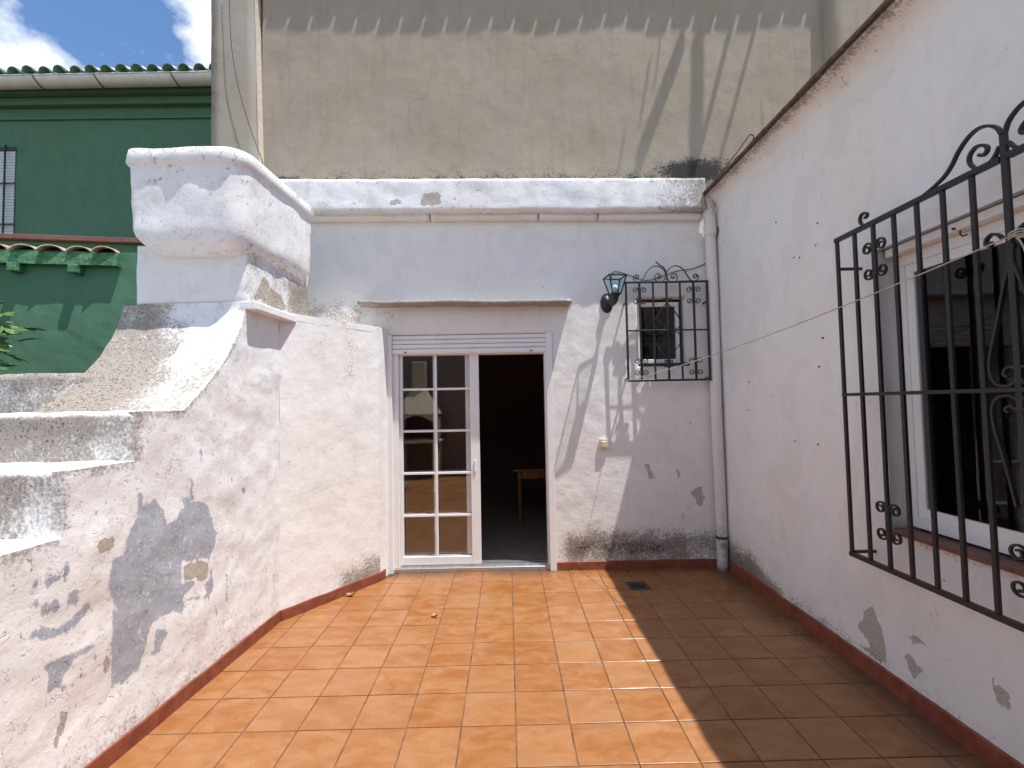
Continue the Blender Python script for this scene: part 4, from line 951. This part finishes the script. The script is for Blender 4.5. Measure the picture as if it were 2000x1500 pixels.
# floor drain
dc = PZ(1246, 1144); dr_ = empty('floor_drain', (dc[0], dc[1], 0), 'square dark metal floor drain set into the tiles near the corner', 'drain')
dR = 0.092
box('plate', dc[0]-dR, dc[0]+dR, dc[1]-dR, dc[1]+dR, -0.006, 0.0035, M_drain, dr_, bevel=0.0015)
m = MB(); m.lathe((dc[0], dc[1], 0.0036), (0, 0, 1), [(0.058, 0), (0.060, 0.003), (0.070, 0.003), (0.071, 0)], 28); m.make('ring', M_drain, dr_, smooth=True)
m = MB()
for k in range(-3, 4):
    h = math.sqrt(max(0, 0.052**2-(k*0.015)**2)); m.box(dc[0]-h, dc[0]+h, dc[1]+k*0.015-0.004, dc[1]+k*0.015+0.004, 0.0062, 0.0085)
m.make('grate', M_drain, dr_)
# fallen leaves
def dry_leaf(px, py, s, lab, rz):
    p = PZ(px, py); V = []; n = 9; F = []
    for i in range(n):
        t = i/(n-1); wd = math.sin(math.pi*min(1, t*1.05))**0.8*0.35+0.03; z = 0.006+0.30*s*abs(math.sin(t*4+1))*0.5
        for sd in (-1, 0, 1):
            a, b = (t-0.5)*s, sd*wd*s*0.6; c_, s_ = math.cos(rz), math.sin(rz)
            V.append((p[0]+a*c_-b*s_, p[1]+a*s_+b*c_, z+abs(sd)*0.22*s*(0.4+0.6*t)))
    for i in range(n-1):
        for k in range(2): F.append((i*3+k, (i+1)*3+k, (i+1)*3+k+1, i*3+k+1))
    o = obj('fallen_leaf', V, F, M_leafdry, None, base=(p[0], p[1], 0)); return tagit(o, lab, 'leaf')
dry_leaf(684, 1165, 0.085, 'curled tan dry leaf lying against the skirting of the angled wall', 0.2)
dry_leaf(849, 1206, 0.070, 'small dark withered leaf lying on open tiles before the sliding door', -0.6)

# ================================================================== BEIGE BUILDING ABOVE
bb = empty('apartment_block', (0, 5.5, 0), 'tall beige rendered building rising behind the white parapet', 'building')
BGY = 4.735; PIL = 0.085
EZ = 6.80
def beige_attr(u, z):
    zb = 3.995
    mould = 0.60*sstep(0.11, 0.0, z-zb)+0.6*sstep(0.13, 0.0, z-zb)*sstep(-2.0, -2.3, u)*0.8
    cx, cz = 1.9, 3.92
    mould = np.maximum(mould, 1.25*np.exp(-((u-2.0)/0.50)**2-((z-4.04)/0.17)**2)); mould = np.maximum(mould, 0.45*np.exp(-((u-1.5)/0.5)**2-((z-4.0)/0.10)**2))
    dirt = 0.42*sstep(0.28, 0.0, z-zb)+0.18*np.exp(-((z-4.6)/0.35)**2)
    for x in (2.62, 2.72): dirt = np.maximum(dirt, 0.6*np.exp(-((u-x)/0.015)**2)*sstep(4.4, 4.5, z)*sstep(5.0, 4.7, z))
    return {'mould': mould, 'dirt': dirt, 'wear': 0.12+0*u}
PXL, PXR = -2.475, 3.42
wall_grid('wall', (0, BGY, 0), (1, 0, 0), (0, -1, 0), PXL-0.02, PXR+0.02, 3.50, EZ+0.05, M_beige, bb, step=0.04, amp=0.008, nscale=1.3, attr_fn=beige_attr)
def leanfr(a, b, c): return (a-0.028*(c-4.1)*(1 if a > -2.7 else 0.35), b, c)
dense_box('pilaster', leanfr, -2.965, PXL-0.010, BGY-PIL, 9.0, 0.0, EZ+0.05, M_beige2, bb, step=0.10, amp=0.006, nscale=2, rnd=0.01, attr_fn=lambda Lp: {'dirt': 0.22+0.30*sstep(-2.90, -2.96, Lp[:, 0]), 'wear': np.full(len(Lp), 0.45)})
V = [leanfr(PXL-0.0095, BGY-PIL+0.002, z) for z in (3.6, EZ)]+[leanfr(PXL+0.003, BGY-PIL+0.004, z) for z in (3.6, EZ)]+[leanfr(PXL+0.003, BGY+0.03, z) for z in (3.6, EZ)]+[leanfr(PXL-0.0095, BGY+0.03, z) for z in (3.6, EZ)]
obj('sunlit_side_strip', V, [(0,2,3,1), (2,4,5,3), (4,6,7,5), (6,0,1,7), (0,6,4,2), (1,3,5,7)], M_lit_side, bb)  # sheet over the pilaster's right side, its sunlight put into the colour
dense_box('pilaster', wfr, PXR, 8.0, BGY-PIL, 9.0, 0.0, EZ+0.05, M_beige, bb, step=0.16, amp=0.006, nscale=2, rnd=0.01, attr_fn=lambda Lp: {'dirt': np.full(len(Lp), 0.10), 'wear': np.full(len(Lp), 0.1)})
box('rear', -2.9, 8.0, 5.2, 9.1, 3.56, EZ, M_beige, bb, bevel=0)
# eave of barrel tiles above, just over the picture: its shadow is in it
box('eave_slab', -3.0, 8.05, BGY-0.135, 9.2, EZ+0.055, EZ+0.10, M_beige, bb, bevel=0)
def half_tile(r, L_, n=9, th=0.012):
    V = []; F = []
    for y, rr in ((0, r), (L_, r*0.8)):
        for s in (0, th):
            for i in range(n+1):
                a = math.pi*i/n; V.append(((rr-s)*math.cos(a), y, (rr-s)*math.sin(a)))
    m1 = n+1
    for i in range(n):
        F += [(i, i+1, 2*m1+i+1, 2*m1+i), (m1+i, 3*m1+i, 3*m1+i+1, m1+i+1), (i, m1+i, m1+i+1, i+1), (2*m1+i, 2*m1+i+1, 3*m1+i+1, 3*m1+i)]
    F += [(0, 2*m1, 3*m1, m1), (n, m1+n, 3*m1+n, 2*m1+n)]
    return V, F
def tiles(name, mat, parent, xs, y, z, r, L_, slope, yaw=0.0, jit=0.01):
    V, F = half_tile(r, L_); me = None; off = root_loc(parent)
    for x in xs:
        if me is None: o = obj(name, V, F, mat, None, smooth=True); me = o.data
        else: o = bpy.data.objects.new(name, me); C.objects.link(o)
        o.parent = parent; yy = y(x) if callable(y) else y; zz = z(x) if callable(z) else z
        o.location = Vector((x, yy+random.uniform(-jit, jit), zz+random.uniform(-jit, jit)*0.3))-off
        o.rotation_euler = (slope, random.uniform(-0.04, 0.04), yaw+random.uniform(-0.03, 0.03))
tiles('roof_tile', M_moss, bb, [-2.95+0.237*k for k in range(46)], BGY-0.205, EZ+0.105, 0.102, 0.5, 0.22, jit=0.006)
box('tile_bed', -3.0, 8.0, BGY-0.183, 9.2, EZ+0.1005, EZ+0.115, M_beige, bb, bevel=0)
# aerial at the eave: horizontal rods whose shadows fall on the wall
aer = empty('roof_aerial', (2.6, 4.6, EZ+0.15), 'old metal television aerial on the roof edge of the beige building', 'aerial')
AZ = EZ+1.15
def up(px, py):
    p = Vector(PY(px, py, BGY)); t = (AZ-p.z)/SUN.z; q = p+SUN*t; return (q.x, q.y, AZ)
for a, b, r in (((1337,70),(1240,335),0.052), ((1362,60),(1358,330),0.040), ((1428,50),(1368,290),0.026), ((1477,45),(1408,305),0.020), ((1292,60),(1276,178),0.007), ((1268,120),(1250,240),0.010), ((1222,250),(1205,350),0.008)):
    tube('rod', [up(*a), up(*b)], r, M_rust, aer, n=8)
qa, qb = up(1280, 50), up(1490, 50); tube('boom', [(qa[0], 4.62, AZ), (qb[0]+0.2, 4.62, AZ)], 0.015, M_rust, aer, n=8)
for t in (0.25, 0.8): tube('mast', [(qa[0]+(qb[0]-qa[0])*t, 4.62, AZ), (qa[0]+(qb[0]-qa[0])*t, 4.95, EZ+0.10)], 0.018, M_rust, aer, n=8)

# ================================================================== GREEN HOUSE BEYOND
gh = empty('green_house', (-6, 7.5, 0), 'dark green two-storey house with green roof tiles and white gutter', 'house')
GY = 7.30
dense_box('wall', wfr, -13.0, -2.99, GY, 11.0, 0.0, 6.80, M_green, gh, step=0.25, amp=0.004, attr_fn=lambda Lp: {'wear': np.full(len(Lp), 0.0)})
box('cornice', -13.0, -2.99, GY-0.10, GY+0.02, 6.50, 6.62, M_green, gh, bevel=0.01); box('cornice', -13.0, -2.99, GY-0.20, GY+0.02, 6.625, 6.74, M_green, gh, bevel=0.01); box('cornice', -13.0, -2.99, GY-0.035, GY+0.02, 6.30, 6.345, M_green, gh, bevel=0.004)
# half-round gutter
gc_z, gr = 6.745, 0.112; V = []; F = []; xs = [-13.0, -2.99]
for x in xs:
    dz = 0.008*(x+6)
    for rr in (gr, gr-0.006):
        for i in range(13):
            a = math.pi+math.pi*i/12; V.append((x, GY-0.32+rr*math.cos(a), gc_z+dz+rr*1.1*math.sin(a)))
for i in range(12): F += [(i, i+1, 26+i+1, 26+i), (13+i, 39+i, 39+i+1, 13+i+1)]
F += [(0, 26, 39, 13), (12, 25, 51, 38)]
gt = obj('gutter', V, F, M_gutter, gh, smooth=True)
m = MB(); m.tube([(-13.0, GY-0.32-gr, gc_z-0.055), (-2.99, GY-0.32-gr, gc_z+0.025)], 0.010, 8); m.make('lip', M_gutter, gt, smooth=True)
for px in (62, 182, 332, -90):
    p = PY(px, 170, GY-0.32-gr); m = MB(); dz = 0.008*(p[0]+6)
    m.tube([(p[0]+0.05*math.sin(math.pi*i/10), GY-0.32+(gr+0.004)*math.cos(math.pi+math.pi*i/12), gc_z+dz+(gr+0.004)*1.1*math.sin(math.pi+math.pi*i/12)) for i in range(11)], 0.009, 6); m.make('strap', M_strap, gt)
rf = obj('roof', [(-13, GY-0.36, 6.76), (-2.99, GY-0.36, 6.76), (-2.99, 11.0, 8.0), (-13, 11.0, 8.0), (-13, GY-0.36, 6.72), (-2.99, GY-0.36, 6.72), (-2.99, 11.0, 6.78), (-13, 11.0, 6.78)], [(0,1,2,3), (4,7,6,5), (0,4,5,1), (1,5,6,2), (2,6,7,3), (3,7,4,0)], M_gtile, gh)
tiles('roof_tile', M_gtile, rf, [-9.9+0.232*k for k in range(30)], GY-0.44, lambda x: 6.775+0.008*(x+6), 0.092, 0.5, 0.33, jit=0.012)
tiles('roof_tile', M_gtile, rf, [-9.9+0.232*k for k in range(30)], GY-0.02, lambda x: 6.915+0.008*(x+6), 0.092, 0.5, 0.33, jit=0.012)
wr = PY(32, 290, GY-0.005); wt_, wl_ = wr[2], PY(32, 463, GY-0.005)[2]; WR = wr[0]
gw = box('window', WR-1.1, WR, GY-0.004, GY+0.03, wl_, wt_, M_strap, gh, bevel=0)
nsl = 30
for k in range(nsl):
    z0 = wl_+(wt_-0.05-wl_)*k/nsl; z1 = wl_+(wt_-0.05-wl_)*(k+1)/nsl
    obj('slat', [(WR-1.09, GY-0.018, z0+0.004), (WR-0.01, GY-0.018, z0+0.004), (WR-0.01, GY-0.009, z1), (WR-1.09, GY-0.009, z1), (WR-1.09, GY-0.003, z0), (WR-0.01, GY-0.003, z0), (WR-0.01, GY-0.003, z1), (WR-1.09, GY-0.003, z1)], [(0,1,2,3), (0,4,5,1), (1,5,6,2), (3,7,4,0), (2,6,7,3)], M_shutter, gw)
for k in range(4):
    x = PY(10, 300, GY-0.06)[0]-0.26*k; box('bar', x-0.009, x+0.009, GY-0.07, GY-0.052, wl_-0.03, wt_+0.03, M_iron, gw, bevel=0)
for py in (287, 357, 437):
    z = PY(20, py, GY-0.06)[2]; box('bar', WR-1.15, WR+0.03, GY-0.051, GY-0.040, z-0.009, z+0.009, M_iron, gw, bevel=0)

# lower green wall with its little tiled canopy
GA = math.radians(9); GO = np.array(PY(228, 520, 4.62)); GO[2] = 0
gu = np.array([math.cos(GA), math.sin(GA), 0]); gv = np.array([-math.sin(GA), math.cos(GA), 0])
def GW(a, b, c): return GO+gu*a+gv*b+np.array([0, 0, c])
gwl = empty('green_wall', tuple(GO), 'bright green rendered wall with a small tiled canopy beyond the stairs', 'wall')
def gz(px, py, v=0.0):
    p = on_plane(px, py, GO+gv*v, gv)-GO; return p@gu, p[2]
fz0 = gz(228, 519)[1]; fz1 = gz(228, 494)[1]
wv = 0.075
dense_box('wall', GW, -4.0, 0.95, wv, 0.45, 0.0, fz1+0.03, M_green, gwl, step=0.08, amp=0.005, attr_fn=lambda Lp: {'wear': np.full(len(Lp), 0.0), 'dirt': np.full(len(Lp), 0.05)})
V = []; F = []
for a in frange(-4.0, 0.0, 0.03):
    k = 0.014*mnoise.fractal(Vector((a*5, 1, 2)), 1, 2, 4); k2 = 0.014*mnoise.fractal(Vector((a*7, 5, 2)), 1, 2, 4)
    V += [tuple(GW(a, k*0.5, fz0+k*0.5)), tuple(GW(a, 0.012+k2*0.4, fz1+k2)), tuple(GW(a, wv+0.02, fz1+0.015)), tuple(GW(a, wv+0.02, fz0))]
nn = len(V)//4
for i in range(nn-1):
    for k in range(4): F.append((i*4+k, (i+1)*4+k, (i+1)*4+(k+1) % 4, i*4+(k+1) % 4))
F += [(3, 2, 1, 0), tuple((nn-1)*4+k for k in range(4))]
obj('fascia_board', V, F, M_greenw, gwl)
for px in (27, 145, -95, -215, -340):
    a, c = gz(px, 524); obj('rafter', [tuple(GW(*p)) for p in boxv(a-0.040, a+0.040, -0.035, wv+0.05, fz0-0.085, fz0-0.004)], BOXF, M_greenw, gwl, bevel=0.006)
V, F = half_tile(0.105, 0.42, th=0.016); me = None
for k in range(16):
    o = obj('roof_tile', V, F, M_moss, None, smooth=True) if me is None else bpy.data.objects.new('roof_tile', me)
    if me is None: me = o.data
    else: C.objects.link(o)
    o.parent = gwl; a = -0.10-0.235*k; p = GW(a, -0.005+random.uniform(-0.010, 0.010), fz1-0.012); o.scale = (1.0, 1.0, 0.66)
    o.location = Vector(p)-Vector(GO); o.rotation_euler = (0.22, random.uniform(-0.06, 0.06), GA+math.radians(14)+random.uniform(-0.05, 0.05))
mz0, mz1 = gz(225, 474, 0.16)[1], gz(225, 466, 0.16)[1]
obj('canopy_back', [tuple(GW(*p)) for p in boxv(-4.0, 0.07, 0.20, 0.40, fz1, mz0-0.004)], BOXF, M_green, gwl)
obj('metal_cap', [tuple(GW(*p)) for p in boxv(-4.05, 0.13, 0.13, 0.95, mz0, mz1+0.004)], BOXF, M_metalcap, gwl, bevel=0.004)
obj('side_board', [tuple(GW(*p)) for p in boxv(0.075, 0.115, 0.17, 0.93, mz0-0.085, mz0-0.003)], BOXF, M_greenw, gwl, bevel=0.004)

# fig tree at the left edge
ft = empty('fig_tree', (-4.48, 3.75, 0), 'young fig tree with lobed green leaves behind the low stained wall', 'tree')
tube('trunk', spline([(-4.48,3.75,-0.09),(-4.50,3.74,0.7),(-4.45,3.72,1.4),(-4.52,3.70,2.1),(-4.48,3.68,2.75)], 5), [0.06-0.0021*i for i in range(21)], M_bark, ft, n=9)
limbs = [((-4.47,3.72,1.35),(-4.28,3.62,1.75),(-4.16,3.58,2.12)), ((-4.50,3.7,1.9),(-4.32,3.60,2.2),(-4.20,3.55,2.42)), ((-4.48,3.72,1.2),(-4.80,3.7,1.7),(-5.00,3.6,2.2)), ((-4.50,3.7,2.0),(-4.75,3.75,2.5),(-4.85,3.8,2.9)), ((-4.48,3.7,1.6),(-4.40,3.95,2.0),(-4.35,4.1,2.4)), ((-4.50,3.74,0.9),(-4.30,3.60,1.35),(-4.16,3.52,1.72))]
for l in limbs: tube('limb', spline(l, 6), [0.022-0.0011*i for i in range(13)], M_bark, ft, n=7)
outl = [(0,0),(0.10,0.10),(0.30,0.16),(0.36,0.34),(0.26,0.40),(0.17,0.36),(0.20,0.50),(0.30,0.66),(0.26,0.80),(0.15,0.74),(0.09,0.66),(0.11,0.85),(0.0,1.05)]
outl = outl+[(-x, y) for x, y in outl[1:-1][::-1]]
V = [(0, 0.45, 0.03)]+[(x, y, -0.12*abs(x)-0.25*max(0, y-0.4)**2) for x, y in outl]; F = [(0, i, i % len(outl)+1) for i in range(1, len(outl)+1)]
V += [(-0.012, 0.0, 0.0), (0.012, 0.0, 0.0), (0.008, -0.4, -0.06), (-0.008, -0.4, -0.06)]; F.append((len(V)-4, len(V)-3, len(V)-2, len(V)-1))
lme = None
def fleaf(p, d, s, roll=0.0):
    global lme
    if lme is None: o = obj('leaf', V, F, M_leaf, None); lme = o.data
    else: o = bpy.data.objects.new('leaf', lme); C.objects.link(o)
    o.parent = ft; o.location = Vector(p)-ft.location; o.scale = (s, s, s)
    q = Vector(d).normalized().to_track_quat('Y', 'Z'); o.rotation_euler = (q @ Matrix.Rotation(roll, 3, 'Y').to_quaternion()).to_euler()
rr = random.Random(5)
for l in limbs+[((-4.5,3.7,2.0),(-4.47,3.68,2.5),(-4.48,3.68,2.75))]:
    for k in range(9):
        t = 0.45+0.55*k/8; p = Vector(l[1]).lerp(Vector(l[2]), t) if t > 0 else Vector(l[1])
        a = k*2.4; d = Vector((math.cos(a), math.sin(a), rr.uniform(-0.3, 0.5))); fleaf(p+d.normalized()*0.08, d, rr.uniform(0.17, 0.24), rr.uniform(-0.4, 0.4))
for (x, y, dx, dz, s) in [(-14, 612, 1, -0.05, 0.19), (-10, 628, 0.9, -0.40, 0.21), (-16, 655, 0.8, -0.65, 0.20), (-24, 676, 1, -0.15, 0.21), (-30, 705, 1, -0.25, 0.22), (-16, 598, 0.8, 0.25, 0.16), (-20, 640, 0.9, -0.2, 0.2)]:
    fleaf(tuple(PY(x, y, 3.50)), (dx, -0.25, dz), s, 0.5)

# ================================================================== WHAT STANDS BEHIND THE CAMERA (seen in the door glass, returns light)
M_rear = plaster('brown_render', (0.26, 0.20, 0.17))
gwr = empty('rear_wall', (0, -1.9, 0), 'brown rendered wall closing the patio behind the barbecue', 'wall')
wall_grid('wall', (0, -1.85, 0), (1, 0, 0), (0, 1, 0), -3.4, RX+0.02, 0, 3.5, M_rear, gwr, step=0.12, thick=0.2)
lwl = empty('yard_wall', (-3.4, -0.8, 0), 'whitewashed wall at the open side of the patio by the foot of the stairs', 'wall')
wall_grid('wall', (-3.3, 0, 0), (0, 1, 0), (1, 0, 0), -1.9, 2.85, 0, 1.85, M_white, lwl, step=0.12, thick=0.15)
bq = empty('barbecue', (-2.1, -1.4, 0), 'cream masonry barbecue with arched hood and chimney by the rear wall', 'barbecue')
M_bq = plaster('cream_barbecue_render', (0.62, 0.52, 0.36), lump=0.8)
box('pier', -2.60, -2.46, -1.80, -1.15, 0, 0.80, M_bq, bq, bevel=0.01); box('pier', -1.74, -1.60, -1.80, -1.15, 0, 0.80, M_bq, bq, bevel=0.01)
box('counter', -2.66, -1.54, -1.82, -1.08, 0.805, 0.87, M_bq, bq, bevel=0.01); box('back', -2.60, -1.60, -1.82, -1.70, 0.875, 1.35, simple('sooty_brick', (0.07, 0.05, 0.04), 0.9), bq, bevel=0)
box('cheek', -2.60, -2.50, -1.695, -1.15, 0.875, 1.40, M_bq, bq, bevel=0.01); box('cheek', -1.70, -1.60, -1.695, -1.15, 0.875, 1.40, M_bq, bq, bevel=0.01)
V = []; F = []
arch = [(-2.50+0.8*i/12, 1.25+0.18*math.sin(math.pi*i/12)) for i in range(13)]; top = [(-2.64+1.08*i/12, 1.45) for i in range(13)]
for (x, z), (x2, z2) in zip(arch, top): V += [(x, -1.14, z), (x2, -1.14, z2), (x, -1.22, z), (x2, -1.22, z2)]
for i in range(12): F += [(i*4, i*4+4, i*4+5, i*4+1), (i*4+2, i*4+3, i*4+7, i*4+6), (i*4, i*4+2, i*4+6, i*4+4), (i*4+1, i*4+5, i*4+7, i*4+3)]
obj('arch', V, F, M_bq, bq)
obj('hood', [(-2.64,-1.12,1.455),(-1.56,-1.12,1.455),(-1.56,-1.80,1.455),(-2.64,-1.80,1.455),(-2.28,-1.50,2.02),(-1.92,-1.50,2.02),(-1.92,-1.80,2.02),(-2.28,-1.80,2.02)], BOXF, M_bq, bq, bevel=0.01)
box('chimney', -2.26, -1.94, -1.79, -1.52, 2.025, 2.70, M_bq, bq, bevel=0.01)
